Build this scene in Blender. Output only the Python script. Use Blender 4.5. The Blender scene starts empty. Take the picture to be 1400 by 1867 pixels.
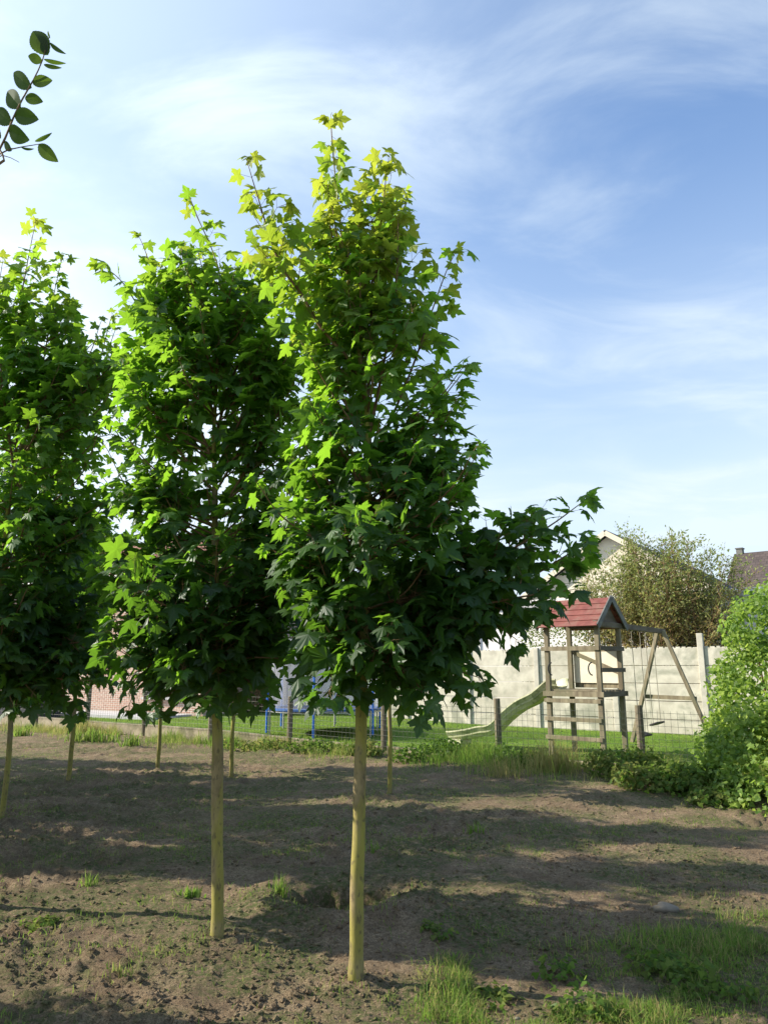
import bpy, math, random
import numpy as np
R = math.radians
rng = np.random.default_rng(7)
random.seed(7)

# ------------------------------------------------------------------ camera, sky, sun, exposure
scene = bpy.context.scene
F, PITCH, CAMH = 1350.0, R(12.0), 1.65          # focal length in photo pixels (1400 x 1867), upward tilt, eye height
cam_d = bpy.data.cameras.new('camera')
cam_d.sensor_fit = 'VERTICAL'; cam_d.sensor_height = 36.0; cam_d.lens = 36.0 * F / 1867.0
cam_d.clip_start = 0.05; cam_d.clip_end = 2000
cam = bpy.data.objects.new('camera', cam_d)
scene.collection.objects.link(cam)
cam.location = (0, 0, CAMH); cam.rotation_euler = (R(90) + PITCH, 0, 0)
scene.camera = cam

SUN_EL = R(29.0)
SUN_H = np.array((-0.990, 0.14))               # horizontal direction towards the sun
SUN_H = SUN_H / np.linalg.norm(SUN_H)
SUN_DIR = np.array((SUN_H[0] * math.cos(SUN_EL), SUN_H[1] * math.cos(SUN_EL), math.sin(SUN_EL)))

world = bpy.data.worlds.new('World'); scene.world = world; world.use_nodes = True
nt = world.node_tree; nt.nodes.clear()
def N(tree, kind, **kw):
    n = tree.nodes.new(kind)
    for k, v in kw.items():
        if k == 'inp':
            for i, val in v.items(): n.inputs[i].default_value = val
        else: setattr(n, k, v)
    return n
def math_n(tree, op, a, b=None, c=None, clamp=False):
    n = tree.nodes.new('ShaderNodeMath'); n.operation = op; n.use_clamp = clamp
    for i, v in enumerate((a, b, c)):
        if v is None: continue
        if isinstance(v, (int, float)): n.inputs[i].default_value = v
        else: tree.links.new(v, n.inputs[i])
    return n.outputs[0]
def mapr(tree, v, a, b, c, d, smooth=True):
    n = tree.nodes.new('ShaderNodeMapRange'); n.clamp = True
    if smooth: n.interpolation_type = 'SMOOTHSTEP'
    tree.links.new(v, n.inputs[0])
    for i, x in enumerate((a, b, c, d)): n.inputs[i + 1].default_value = x
    return n.outputs[0]
def mixc(tree, f, a, b, blend='MIX'):
    n = tree.nodes.new('ShaderNodeMix'); n.data_type = 'RGBA'; n.blend_type = blend
    for sock, v in ((n.inputs[0], f), (n.inputs[6], a), (n.inputs[7], b)):
        if isinstance(v, (int, float)): sock.default_value = v
        elif isinstance(v, tuple): sock.default_value = v + (1,) if len(v) == 3 else v
        else: tree.links.new(v, sock)
    return n.outputs[2]
sky = N(nt, 'ShaderNodeTexSky', sky_type='NISHITA', sun_disc=False)
sky.sun_elevation = SUN_EL; sky.sun_rotation = math.atan2(SUN_H[0], SUN_H[1]); sky.altitude = 50
sky.air_density = 1.0; sky.dust_density = 0.8; sky.ozone_density = 1.6
tc = N(nt, 'ShaderNodeTexCoord')
sep = N(nt, 'ShaderNodeSeparateXYZ'); nt.links.new(tc.outputs['Generated'], sep.inputs[0])
zc = math_n(nt, 'MAXIMUM', sep.outputs[2], 0.0)
den = math_n(nt, 'ADD', zc, 0.16)
px_ = math_n(nt, 'DIVIDE', sep.outputs[0], den); py_ = math_n(nt, 'DIVIDE', sep.outputs[1], den)
cmb = N(nt, 'ShaderNodeCombineXYZ'); nt.links.new(px_, cmb.inputs[0]); nt.links.new(py_, cmb.inputs[1])
mp = N(nt, 'ShaderNodeMapping'); nt.links.new(cmb.outputs[0], mp.inputs[0])
mp.inputs['Rotation'].default_value = (0, 0, R(-14)); mp.inputs['Scale'].default_value = (0.9, 1.5, 1)
mp.inputs['Location'].default_value = (3.1, 1.7, 0)
n1 = N(nt, 'ShaderNodeTexNoise', inp={'Scale': 2.1, 'Detail': 10.0, 'Roughness': 0.58, 'Distortion': 0.5}); nt.links.new(mp.outputs[0], n1.inputs[0])
n2 = N(nt, 'ShaderNodeTexNoise', inp={'Scale': 0.55, 'Detail': 3.0, 'Roughness': 0.5, 'Distortion': 0.2}); nt.links.new(mp.outputs[0], n2.inputs[0])
wisps = mapr(nt, n1.outputs[0], 0.40, 0.78, 0.0, 1.0)
veil = mapr(nt, n2.outputs[0], 0.30, 0.68, 0.12, 1.0)
cl = math_n(nt, 'MULTIPLY', math_n(nt, 'ADD', math_n(nt, 'MULTIPLY', wisps, 0.50), 0.16), veil)
hz = mapr(nt, zc, 0.02, 0.66, 0.92, 0.0)                     # veil thickens towards the horizon (long path through cirrus)
sd = N(nt, 'ShaderNodeVectorMath', operation='DOT_PRODUCT'); nt.links.new(tc.outputs['Generated'], sd.inputs[0]); sd.inputs[1].default_value = tuple(SUN_DIR)
glow = mapr(nt, sd.outputs['Value'], 0.05, 0.98, 0.0, 0.60)   # cirrus is brighter towards the sun
fac = math_n(nt, 'ADD', math_n(nt, 'ADD', cl, hz), glow, clamp=True)
fac = math_n(nt, 'MINIMUM', fac, 0.94)
cloud_b = N(nt, 'ShaderNodeVectorMath', operation='SCALE'); cloud_b.inputs[0].default_value = (7.0, 8.0, 8.8)
nt.links.new(math_n(nt, 'ADD', 1.0, math_n(nt, 'MULTIPLY', glow, 0.55)), cloud_b.inputs['Scale'])
skyc = mixc(nt, 1.0, sky.outputs[0], (0.80, 1.46, 2.05), 'MULTIPLY')
col = mixc(nt, fac, skyc, cloud_b.outputs[0])
bg = N(nt, 'ShaderNodeBackground'); bg.inputs['Strength'].default_value = 0.068
out = N(nt, 'ShaderNodeOutputWorld')
nt.links.new(col, bg.inputs[0]); nt.links.new(bg.outputs[0], out.inputs[0])

sun_d = bpy.data.lights.new('sun', 'SUN'); sun_d.energy = 5.0; sun_d.angle = R(0.53); sun_d.color = (1.0, 0.90, 0.74)
sun = bpy.data.objects.new('sun', sun_d); scene.collection.objects.link(sun)
from mathutils import Vector, Matrix
sun.rotation_euler = Vector(tuple(SUN_DIR)).to_track_quat('Z', 'Y').to_euler()
sun.location = (-20, 4, 14)
vs = scene.view_settings
vs.view_transform = 'Standard'; vs.look = 'None'; vs.gamma = 1.0; vs.exposure = 0.92; vs.use_curve_mapping = False
scene.cycles.max_bounces = 8; scene.cycles.transmission_bounces = 6; scene.cycles.diffuse_bounces = 4

# ------------------------------------------------------------------ pixel helpers (a pixel gives a direction only)
def ray(x, y):
    u = (x - 700.0) / F; v = (933.5 - y) / F
    return np.array((u, math.cos(PITCH) - v * math.sin(PITCH), math.sin(PITCH) + v * math.cos(PITCH)))
def at(x, y, Y):
    d = ray(x, y); t = Y / d[1]
    return np.array((d[0] * t, Y, CAMH + d[2] * t))
def gnd(x, y, z=0.0):
    d = ray(x, y); t = (z - CAMH) / d[2]
    return np.array((d[0] * t, d[1] * t, z))
def px(P):
    P = np.atleast_2d(P); v = P - np.array((0, 0, CAMH))
    dep = v[:, 1] * math.cos(PITCH) + v[:, 2] * math.sin(PITCH)
    up = -v[:, 1] * math.sin(PITCH) + v[:, 2] * math.cos(PITCH)
    return 700 + F * v[:, 0] / dep, 933.5 - F * up / dep, dep

# ------------------------------------------------------------------ noise
def _h(ix, iy, s):
    n = (ix.astype(np.int64) * 374761393 + iy.astype(np.int64) * 668265263 + s * 1274126177) & 0xffffffff
    n = ((n ^ (n >> 13)) * 1274126177) & 0xffffffff
    return ((n ^ (n >> 16)) & 0xffff) / 65535.0
def vn(x, y, s=0):
    x = np.asarray(x, float); y = np.asarray(y, float)
    ix = np.floor(x); iy = np.floor(y); fx = x - ix; fy = y - iy
    fx = fx * fx * fx * (fx * (fx * 6 - 15) + 10); fy = fy * fy * fy * (fy * (fy * 6 - 15) + 10)
    a = _h(ix, iy, s); b = _h(ix + 1, iy, s); c = _h(ix, iy + 1, s); d = _h(ix + 1, iy + 1, s)
    return (a + (b - a) * fx) * (1 - fy) + (c + (d - c) * fx) * fy
def fbm(x, y, o=4, s=0, g=0.5):
    r = 0; amp = 1; tot = 0
    for i in range(o):
        r = r + amp * vn(x * 2 ** i + 17.3 * i, y * 2 ** i - 9.1 * i, s + i); tot += amp; amp *= g
    return r / tot
def sst(a, b, x):
    t = np.clip((x - a) / (b - a), 0, 1); return t * t * (3 - 2 * t)

# ------------------------------------------------------------------ layout: fence line, wall line
E1 = np.array((0.81, -0.587)); E1 = E1 / np.linalg.norm(E1)       # along fence and wall, to the right and nearer
EN = np.array((-E1[1], E1[0]))                                      # across, away from the camera
F0 = np.array((0.0, 15.1))
FST = 0.1655 * 15.1                                                 # post spacing
W0 = np.array((2.28, 20.5)); WST = 2.0
def sq(x, y):
    dx = x - F0[0]; dy = y - F0[1]
    return dx * E1[0] + dy * E1[1], -(dx * EN[0] + dy * EN[1])      # along, distance in front of the fence
def lawn_z(x, y):
    s, q = sq(x, y)
    return 0.09 + 0.11 * sst(0, 6, -s) + 0.13 * np.clip(-q / 5.7, 0, 1)
TREES = {'A': gnd(650, 1790), 'B': gnd(393, 1715), 'C': gnd(-63, 1655)}
HOLE = gnd(622, 1640)[:2]
def soil_z(x, y, fine=True):
    x = np.asarray(x, float); y = np.asarray(y, float)
    s, q = sq(x, y)
    z = 0.10 * sst(3.2, 0.3, q) * sst(-6, 2, s)
    z = z + 0.07 * (fbm(x * 0.45, y * 0.45, 3, 3) - 0.5) * sst(0.2, 1.5, q)
    if fine:
        rug = 0.60 + 0.9 * sst(0.42, 0.62, fbm(x * 0.7, y * 0.7, 2, 31))
        z = z + rug * (0.060 * (fbm(x * 2.6, y * 3.4, 4, 11, 0.6) - 0.5) + 0.046 * (fbm(x * 11, y * 13, 3, 21, 0.65) - 0.5))
        z = z + rug * 0.022 * sst(0.60, 0.85, vn(x * 17, y * 19, 77))
    for k in ('A', 'B', 'C'):
        t = TREES[k]; d = np.hypot(x - t[0], y - t[1])
        z = z + 0.035 * np.exp(-(d / 0.22) ** 2) * (0.4 + 1.2 * vn(x * 14, y * 14, 5))
    d = np.hypot((x - HOLE[0]) / 1.3, y - HOLE[1])
    z = z - 0.42 * sst(0.27, 0.17, d + 0.09 * (vn(x * 9, y * 9, 9) - .5)) + 0.07 * np.exp(-((d - 0.45) / 0.14) ** 2)
    return np.where(q < 0, np.minimum(z, 0.0) - 0.25 * sst(0, 0.5, -q), z)

# ------------------------------------------------------------------ mesh helpers
COL = scene.collection
def mk(name, V, faces, mat=None, parent=None, loc=None, smooth=False, attrs=None, kind=None, mats=None, fmat=None):
    """V (n,3), faces: list of (m,k) arrays"""
    me = bpy.data.meshes.new(name)
    V = np.asarray(V, np.float32)
    me.vertices.add(len(V)); me.vertices.foreach_set('co', V.ravel())
    if isinstance(faces, np.ndarray): faces = [faces]
    tot = []; idx = []
    for f in faces:
        f = np.asarray(f, np.int32)
        if len(f) == 0: continue
        idx.append(f.ravel()); tot.append(np.full(len(f), f.shape[1], np.int32))
    idx = np.concatenate(idx); tot = np.concatenate(tot)
    me.loops.add(len(idx)); me.loops.foreach_set('vertex_index', idx)
    me.polygons.add(len(tot)); st = np.zeros(len(tot), np.int32); st[1:] = np.cumsum(tot)[:-1]
    me.polygons.foreach_set('loop_start', st); me.polygons.foreach_set('loop_total', tot)
    me.polygons.foreach_set('use_smooth', np.full(len(tot), smooth, bool))
    if fmat is not None: me.polygons.foreach_set('material_index', np.asarray(fmat, np.int32))
    if attrs:
        for k, a in attrs.items():
            at_ = me.attributes.new(k, 'FLOAT', 'POINT'); at_.data.foreach_set('value', np.asarray(a, np.float32))
    me.update(calc_edges=True)
    if mat: me.materials.append(mat)
    return link(name, me, parent, loc, kind)
def link(name, me, parent=None, loc=None, kind=None):
    o = bpy.data.objects.new(name, me); COL.objects.link(o)
    if parent is not None: o.parent = parent
    if loc is not None: o.location = tuple(loc)
    if kind: o['kind'] = kind
    return o
def tag(o, label, cat, group=None, kind=None):
    o['label'] = label; o['category'] = cat
    if group: o['group'] = group
    if kind: o['kind'] = kind
    return o
def empty(name, loc, label, cat, group=None, rz=0.0):
    o = bpy.data.objects.new(name, None); COL.objects.link(o); o.location = tuple(loc); o.rotation_euler = (0, 0, rz)
    o.empty_display_size = 0.2
    return tag(o, label, cat, group)
class MB:
    def __init__(s): s.V = []; s.F = {}; s.n = 0
    def add(s, V, faces):
        V = np.asarray(V, float); s.V.append(V)
        for f in faces:
            f = np.asarray(f)
            if len(f): s.F.setdefault(f.shape[1], []).append(f + s.n)
        s.n += len(V)
    def box(s, c, half, ax=(1, 0, 0), ay=None, az=(0, 0, 1), jit=0.0):
        ax = np.array(ax, float); az = np.array(az, float); ax /= np.linalg.norm(ax)
        ay = np.cross(az, ax) if ay is None else np.array(ay, float); ay /= np.linalg.norm(ay)
        az = np.cross(ax, ay)
        c = np.array(c, float)
        V = [c + ax * half[0] * i + ay * half[1] * j + az * half[2] * k for k in (-1, 1) for j in (-1, 1) for i in (-1, 1)]
        s.add(V, [np.array([(0, 2, 3, 1), (4, 5, 7, 6), (0, 1, 5, 4), (2, 6, 7, 3), (0, 4, 6, 2), (1, 3, 7, 5)])]); return s
    def bar(s, a, b, w, h, up=(0, 0, 1)):
        a = np.array(a, float); b = np.array(b, float); d = b - a; L = np.linalg.norm(d); d /= L
        u = np.array(up, float)
        if abs(np.dot(d, u)) > 0.95: u = np.array((E1[0], E1[1], 0.0))
        side = np.cross(u, d); side /= np.linalg.norm(side)
        return s.box((a + b) / 2, (L / 2, w / 2, h / 2), d, side, np.cross(d, side))
    def tube(s, P, r, k=8, cap=True):
        V, Fq, Ft = tube(P, r, k, cap); s.add(V, [Fq] + ([Ft] if cap else [])); return s
    def build(s, name, mat, parent=None, loc=None, smooth=False, bevel=0.0, kind=None):
        V = np.concatenate(s.V)
        if loc is None and parent is not None and parent.parent is None: V = V - np.array(parent.location)
        if loc is None and parent is not None and parent.parent is not None: V = V - np.array(parent.parent.location) - np.array(parent.location)
        o = mk(name, V, [np.concatenate(f) for f in s.F.values()], mat, parent, loc, smooth, kind=kind)
        if bevel:
            m = o.modifiers.new('bevel', 'BEVEL'); m.width = bevel; m.segments = 2; m.limit_method = 'ANGLE'
        return o
def tube(P, r, k=6, cap=False):
    P = np.asarray(P, float); n = len(P); r = np.broadcast_to(np.asarray(r, float), (n,))
    T = np.gradient(P, axis=0); T /= np.linalg.norm(T, axis=1)[:, None] + 1e-9
    ref = np.array((0.31, 0.95, 0.05)) if abs(T[0][1]) < 0.9 else np.array((1.0, 0.1, 0))
    A = np.cross(T, ref); A /= np.linalg.norm(A, axis=1)[:, None] + 1e-9
    B = np.cross(T, A)
    th = np.arange(k) * 2 * math.pi / k
    V = P[:, None] + r[:, None, None] * (np.cos(th)[None, :, None] * A[:, None] + np.sin(th)[None, :, None] * B[:, None])
    i = np.arange(n - 1)[:, None] * k; j = np.arange(k)[None]; j2 = (j + 1) % k
    Fq = np.stack([i + j, i + j2, i + k + j2, i + k + j], -1).reshape(-1, 4)
    V = V.reshape(-1, 3); Ft = np.zeros((0, 3), int)
    if cap:
        c0 = len(V); V = np.concatenate([V, P[:1], P[-1:]])
        j = np.arange(k); j2 = (j + 1) % k
        Ft = np.concatenate([np.stack([np.full(k, c0), j2, j], 1), np.stack([np.full(k, c0 + 1), (n - 1) * k + j, (n - 1) * k + j2], 1)])
    return V, Fq, Ft
def spline(P, step=0.05):
    P = np.asarray(P, float)
    if len(P) == 2: P = np.array([P[0], P.mean(0), P[1]])
    Q = np.vstack([2 * P[0] - P[1], P, 2 * P[-1] - P[-2]]); out_ = []
    for i in range(1, len(Q) - 2):
        L = np.linalg.norm(Q[i + 1] - Q[i]); n = max(2, int(L / step))
        t = np.linspace(0, 1, n, endpoint=False)[:, None]
        a, b, c, d = Q[i - 1], Q[i], Q[i + 1], Q[i + 2]
        out_.append(0.5 * (2 * b + (c - a) * t + (2 * a - 5 * b + 4 * c - d) * t * t + (3 * b - a - 3 * c + d) * t ** 3))
    out_.append(P[-1:]); return np.vstack(out_)

# ------------------------------------------------------------------ materials
def newmat(name):
    m = bpy.data.materials.new(name); m.use_nodes = True; t = m.node_tree; t.nodes.clear()
    o = t.nodes.new('ShaderNodeOutputMaterial'); return m, t, o
def noise(t, scale, detail=4, rough=0.55, coord='Object', dist=0.0, mscale=None):
    c = t.nodes.new('ShaderNodeTexCoord'); v = c.outputs[coord]
    if mscale:
        mpn = t.nodes.new('ShaderNodeMapping'); t.links.new(v, mpn.inputs[0]); mpn.inputs['Scale'].default_value = mscale; v = mpn.outputs[0]
    n = t.nodes.new('ShaderNodeTexNoise'); t.links.new(v, n.inputs[0])
    n.inputs['Scale'].default_value = scale; n.inputs['Detail'].default_value = detail; n.inputs['Roughness'].default_value = rough; n.inputs['Distortion'].default_value = dist
    return n.outputs[0]
def surf(name, c1, c2, scale=8, rough=0.8, bump=0.2, bscale=None, mscale=None, c3=None, s3=2.0, metallic=0.0, spec=0.3, bdist=0.01):
    m, t, o = newmat(name)
    p = t.nodes.new('ShaderNodeBsdfPrincipled'); t.links.new(p.outputs[0], o.inputs[0])
    c = mixc(t, mapr(t, noise(t, scale, 6, 0.6, mscale=mscale), 0.32, 0.68, 0, 1), c1, c2)
    if c3: c = mixc(t, mapr(t, noise(t, s3, 5, 0.6, dist=0.5), 0.48, 0.66, 0, 1), c, c3)
    t.links.new(c, p.inputs['Base Color']); p.inputs['Roughness'].default_value = rough
    p.inputs['Metallic'].default_value = metallic; p.inputs['Specular IOR Level'].default_value = spec
    if bump:
        b = t.nodes.new('ShaderNodeBump'); b.inputs['Strength'].default_value = bump; b.inputs['Distance'].default_value = bdist
        t.links.new(noise(t, bscale or scale * 3, 6, 0.65, mscale=mscale), b.inputs['Height']); t.links.new(b.outputs[0], p.inputs['Normal'])
    return m
def leafmat(name, dark, light, trans, yellow=None, gloss=0.10, tmix=0.45, rough=0.42, shaded_old=None):
    m, t, o = newmat(name)
    a = t.nodes.new('ShaderNodeAttribute'); a.attribute_name = 'rnd'
    b = t.nodes.new('ShaderNodeAttribute'); b.attribute_name = 'young'  # leaf youth; on the maples its low end also carries painted crown shade
    c = mixc(t, a.outputs['Fac'], dark, light)
    tr = mixc(t, a.outputs['Fac'], tuple(x * 0.75 for x in trans), trans)
    if yellow:
        yf_ = b.outputs['Fac']
        if shaded_old:      # low-crown shade put into leaf colour and translucency, besides thicker old leaves
            c = mixc(t, mapr(t, yf_, 0.0, 0.35, 1, 0), c, tuple(x * 0.72 for x in dark)); tr = mixc(t, mapr(t, yf_, 0.0, 0.35, 1, 0), tr, shaded_old); yf_ = mapr(t, yf_, 0.40, 1.0, 0, 1)
        c = mixc(t, yf_, c, yellow); tr = mixc(t, yf_, tr, tuple(min(1, x * 2.3) for x in yellow))
    d = t.nodes.new('ShaderNodeBsdfDiffuse'); t.links.new(c, d.inputs[0])
    x = t.nodes.new('ShaderNodeBsdfTranslucent'); t.links.new(tr, x.inputs[0])
    mx = t.nodes.new('ShaderNodeMixShader'); mx.inputs[0].default_value = tmix
    t.links.new(d.outputs[0], mx.inputs[1]); t.links.new(x.outputs[0], mx.inputs[2])
    g = t.nodes.new('ShaderNodeBsdfGlossy'); g.inputs['Roughness'].default_value = rough; g.inputs[0].default_value = (0.9, 0.95, 1, 1)
    fr = t.nodes.new('ShaderNodeLayerWeight'); fr.inputs[0].default_value = 0.5
    m2 = t.nodes.new('ShaderNodeMixShader'); t.links.new(math_n(t, 'MULTIPLY', math_n(t, 'ADD', 0.35, math_n(t, 'POWER', fr.outputs['Facing'], 3.0)), gloss, clamp=True), m2.inputs[0])
    t.links.new(mx.outputs[0], m2.inputs[1]); t.links.new(g.outputs[0], m2.inputs[2])
    t.links.new(m2.outputs[0], o.inputs[0]); return m
M = {}
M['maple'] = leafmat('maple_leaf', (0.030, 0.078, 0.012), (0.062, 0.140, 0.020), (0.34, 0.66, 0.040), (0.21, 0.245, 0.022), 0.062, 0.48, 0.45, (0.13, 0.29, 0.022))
M['elm'] = leafmat('elm_leaf', (0.035, 0.060, 0.018), (0.045, 0.075, 0.02), (0.16, 0.27, 0.03), None, 0.03, 0.5)
M['ivy'] = leafmat('ivy_leaf', (0.050, 0.105, 0.022), (0.12, 0.21, 0.040), (0.32, 0.55, 0.06), (0.26, 0.34, 0.06), 0.04, 0.40, 0.45)
M['weed'] = leafmat('weed_leaf', (0.045, 0.095, 0.02), (0.085, 0.16, 0.03), (0.18, 0.34, 0.04), (0.17, 0.17, 0.05), 0.015, 0.4)
M['grass'] = leafmat('grass_blade', (0.065, 0.13, 0.024), (0.14, 0.235, 0.04), (0.26, 0.46, 0.06), (0.26, 0.22, 0.09), 0.02, 0.42, 0.6)
M['hedge'] = leafmat('hedge_leaf', (0.018, 0.036, 0.012), (0.04, 0.07, 0.02), (0.07, 0.13, 0.02), (0.10, 0.14, 0.03), 0.06, 0.3)
M['willow'] = leafmat('willow_leaf', (0.15, 0.19, 0.07), (0.26, 0.29, 0.12), (0.42, 0.50, 0.14), (0.34, 0.25, 0.11), 0.03, 0.45)

def bark_mat():
    m, t, o = newmat('maple_bark')
    p = t.nodes.new('ShaderNodeBsdfPrincipled'); t.links.new(p.outputs[0], o.inputs[0]); p.inputs['Roughness'].default_value = 0.85
    c = mixc(t, mapr(t, noise(t, 14, 6, 0.6, mscale=(1, 1, 0.35)), 0.35, 0.65, 0, 1), (0.150, 0.115, 0.052), (0.265, 0.205, 0.098))
    c = mixc(t, mapr(t, noise(t, 3.2, 5, 0.6, dist=0.6, mscale=(1, 1, 0.45)), 0.36, 0.58, 0, 0.85), c, (0.275, 0.255, 0.036))
    c = mixc(t, mapr(t, noise(t, 46, 3, 0.5, mscale=(1, 1, 0.5)), 0.55, 0.70, 0, 0.7), c, (0.085, 0.065, 0.035))
    c = mixc(t, mapr(t, noise(t, 6, 4, 0.6, mscale=(1, 1, 0.5)), 0.56, 0.70, 0, 0.6), c, (0.22, 0.185, 0.125))
    t.links.new(c, p.inputs['Base Color'])
    b = t.nodes.new('ShaderNodeBump'); b.inputs['Strength'].default_value = 0.4; b.inputs['Distance'].default_value = 0.006
    t.links.new(noise(t, 55, 5, 0.65, mscale=(1, 1, 0.3)), b.inputs['Height']); t.links.new(b.outputs[0], p.inputs['Normal'])
    return m
M['bark'] = bark_mat()
M['twig'] = surf('maple_twig', (0.13, 0.075, 0.035), (0.20, 0.125, 0.06), 20, 0.7, 0.2)
M['wood_post'] = surf('weathered_post', (0.12, 0.10, 0.072), (0.23, 0.195, 0.14), 9, 0.9, 0.5, 40, mscale=(1, 1, 0.12), c3=(0.13, 0.13, 0.075), s3=3)
M['play_wood'] = surf('play_wood', (0.14, 0.115, 0.078), (0.27, 0.235, 0.16), 10, 0.85, 0.4, 40, mscale=(1, 1, 0.15), c3=(0.17, 0.16, 0.10), s3=2.5)
M['dark_wood'] = surf('dark_play_wood', (0.085, 0.068, 0.05), (0.15, 0.125, 0.095), 9, 0.85, 0.4, 40, mscale=(0.3, 0.3, 1))
M['roof_red'] = surf('red_play_roof', (0.155, 0.048, 0.042), (0.215, 0.075, 0.062), 7, 0.8, 0.2, c3=(0.20, 0.10, 0.08), s3=3)
M['barge'] = surf('grey_barge_board', (0.11, 0.11, 0.105), (0.17, 0.17, 0.16), 7, 0.8, 0.2)
M['cream'] = surf('cream_board', (0.66, 0.62, 0.50), (0.74, 0.70, 0.58), 4, 0.6, 0.1)
M['slide'] = surf('faded_slide', (0.46, 0.47, 0.30), (0.60, 0.59, 0.42), 6, 0.55, 0.1, c3=(0.27, 0.29, 0.17), s3=5)
M['concrete'] = surf('concrete_plate', (0.43, 0.405, 0.345), (0.60, 0.57, 0.495), 2.6, 0.9, 0.35, 30, c3=(0.31, 0.31, 0.255), s3=1.3)
M['concrete_post'] = surf('concrete_post', (0.42, 0.40, 0.35), (0.55, 0.52, 0.46), 4, 0.9, 0.35, 30)
M['kick'] = surf('base_plate_concrete', (0.25, 0.215, 0.155), (0.36, 0.31, 0.225), 4, 0.92, 0.4, 30, c3=(0.16, 0.15, 0.09), s3=2.2)
M['wire'] = surf('green_wire', (0.02, 0.03, 0.022), (0.035, 0.045, 0.034), 20, 0.6, 0.0)
M['white_wall'] = surf('white_render', (0.70, 0.68, 0.70), (0.78, 0.76, 0.77), 1.2, 0.85, 0.1)
M['white_trim'] = surf('white_trim', (0.76, 0.76, 0.76), (0.82, 0.82, 0.81), 5, 0.6, 0.0)
M['cream_wall'] = surf('cream_render', (0.58, 0.53, 0.42), (0.66, 0.61, 0.50), 1.5, 0.85, 0.1)
M['rope'] = surf('swing_rope', (0.22, 0.21, 0.17), (0.30, 0.28, 0.22), 40, 0.9, 0.2)
M['black'] = surf('black_rubber', (0.02, 0.02, 0.022), (0.035, 0.035, 0.037), 10, 0.6, 0.1)
M['tramp_blue'] = surf('trampoline_blue', (0.030, 0.085, 0.26), (0.045, 0.12, 0.34), 5, 0.55, 0.1)
M['pole_blue'] = surf('blue_foam_sleeve', (0.035, 0.16, 0.62), (0.05, 0.20, 0.72), 5, 0.55, 0.1)
M['steel'] = surf('galvanised_steel', (0.42, 0.43, 0.44), (0.55, 0.56, 0.57), 9, 0.4, 0.1, metallic=0.7)
M['paving'] = surf('grey_paving', (0.40, 0.40, 0.42), (0.50, 0.50, 0.52), 3, 0.85, 0.2)
M['slate_box'] = surf('slate_box', (0.030, 0.034, 0.045), (0.045, 0.05, 0.062), 3, 0.6, 0.1)
M['pvc'] = surf('dark_window_frame', (0.05, 0.05, 0.055), (0.07, 0.07, 0.075), 4, 0.5, 0.0)
M['stone'] = surf('field_stone', (0.15, 0.13, 0.10), (0.22, 0.19, 0.15), 9, 0.85, 0.4, 30)
def glass_mat():
    m, t, o = newmat('window_glass'); p = t.nodes.new('ShaderNodeBsdfPrincipled'); t.links.new(p.outputs[0], o.inputs[0])
    p.inputs['Base Color'].default_value = (0.02, 0.025, 0.03, 1); p.inputs['Roughness'].default_value = 0.05; return m
M['glass'] = glass_mat()
def net_mat():
    m, t, o = newmat('safety_net'); d = t.nodes.new('ShaderNodeBsdfDiffuse'); d.inputs[0].default_value = (0.42, 0.44, 0.50, 1)
    x = t.nodes.new('ShaderNodeBsdfTranslucent'); x.inputs[0].default_value = (0.42, 0.44, 0.50, 1)
    a = t.nodes.new('ShaderNodeMixShader'); a.inputs[0].default_value = 0.4; t.links.new(d.outputs[0], a.inputs[1]); t.links.new(x.outputs[0], a.inputs[2])
    tr = t.nodes.new('ShaderNodeBsdfTransparent'); b = t.nodes.new('ShaderNodeMixShader'); b.inputs[0].default_value = 0.42
    t.links.new(tr.outputs[0], b.inputs[1]); t.links.new(a.outputs[0], b.inputs[2]); t.links.new(b.outputs[0], o.inputs[0]); return m
M['net'] = net_mat()
def brick_mat(name, c1, c2, mortar, sx=1.0, bw=0.21, rh=0.065, ms=0.01, axis='wall'):
    m, t, o = newmat(name); p = t.nodes.new('ShaderNodeBsdfPrincipled'); t.links.new(p.outputs[0], o.inputs[0]); p.inputs['Roughness'].default_value = 0.9
    uv = t.nodes.new('ShaderNodeUVMap')
    b = t.nodes.new('ShaderNodeTexBrick'); t.links.new(uv.outputs[0], b.inputs[0])
    b.inputs['Scale'].default_value = 1.0; b.inputs['Brick Width'].default_value = bw; b.inputs['Row Height'].default_value = rh
    b.inputs['Mortar Size'].default_value = ms; b.inputs['Mortar Smooth'].default_value = 0.1; b.inputs['Bias'].default_value = 0.0
    b.inputs['Color1'].default_value = c1 + (1,); b.inputs['Color2'].default_value = c2 + (1,); b.inputs['Mortar'].default_value = mortar + (1,)
    c = mixc(t, mapr(t, noise(t, 1.2, 4), 0.35, 0.65, 0, 0.35), b.outputs[0], c2)
    t.links.new(c, p.inputs['Base Color'])
    bp = t.nodes.new('ShaderNodeBump'); bp.inputs['Strength'].default_value = 0.6; bp.inputs['Distance'].default_value = 0.01; bp.invert = True
    t.links.new(b.outputs['Fac'], bp.inputs['Height']); t.links.new(bp.outputs[0], p.inputs['Normal']); return m
M['brick'] = brick_mat('red_brick', (0.34, 0.185, 0.14), (0.46, 0.29, 0.225), (0.56, 0.52, 0.46))
M['slate'] = brick_mat('slate_roof', (0.040, 0.044, 0.055), (0.065, 0.07, 0.085), (0.025, 0.027, 0.033), bw=0.3, rh=0.2, ms=0.008)
M['tiles'] = brick_mat('brown_tiles', (0.055, 0.042, 0.042), (0.085, 0.065, 0.062), (0.03, 0.024, 0.024), bw=0.28, rh=0.24, ms=0.012)
M['red_tiles'] = brick_mat('red_tiles', (0.17, 0.070, 0.048), (0.25, 0.105, 0.07), (0.07, 0.03, 0.02), bw=0.26, rh=0.3, ms=0.014)

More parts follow.
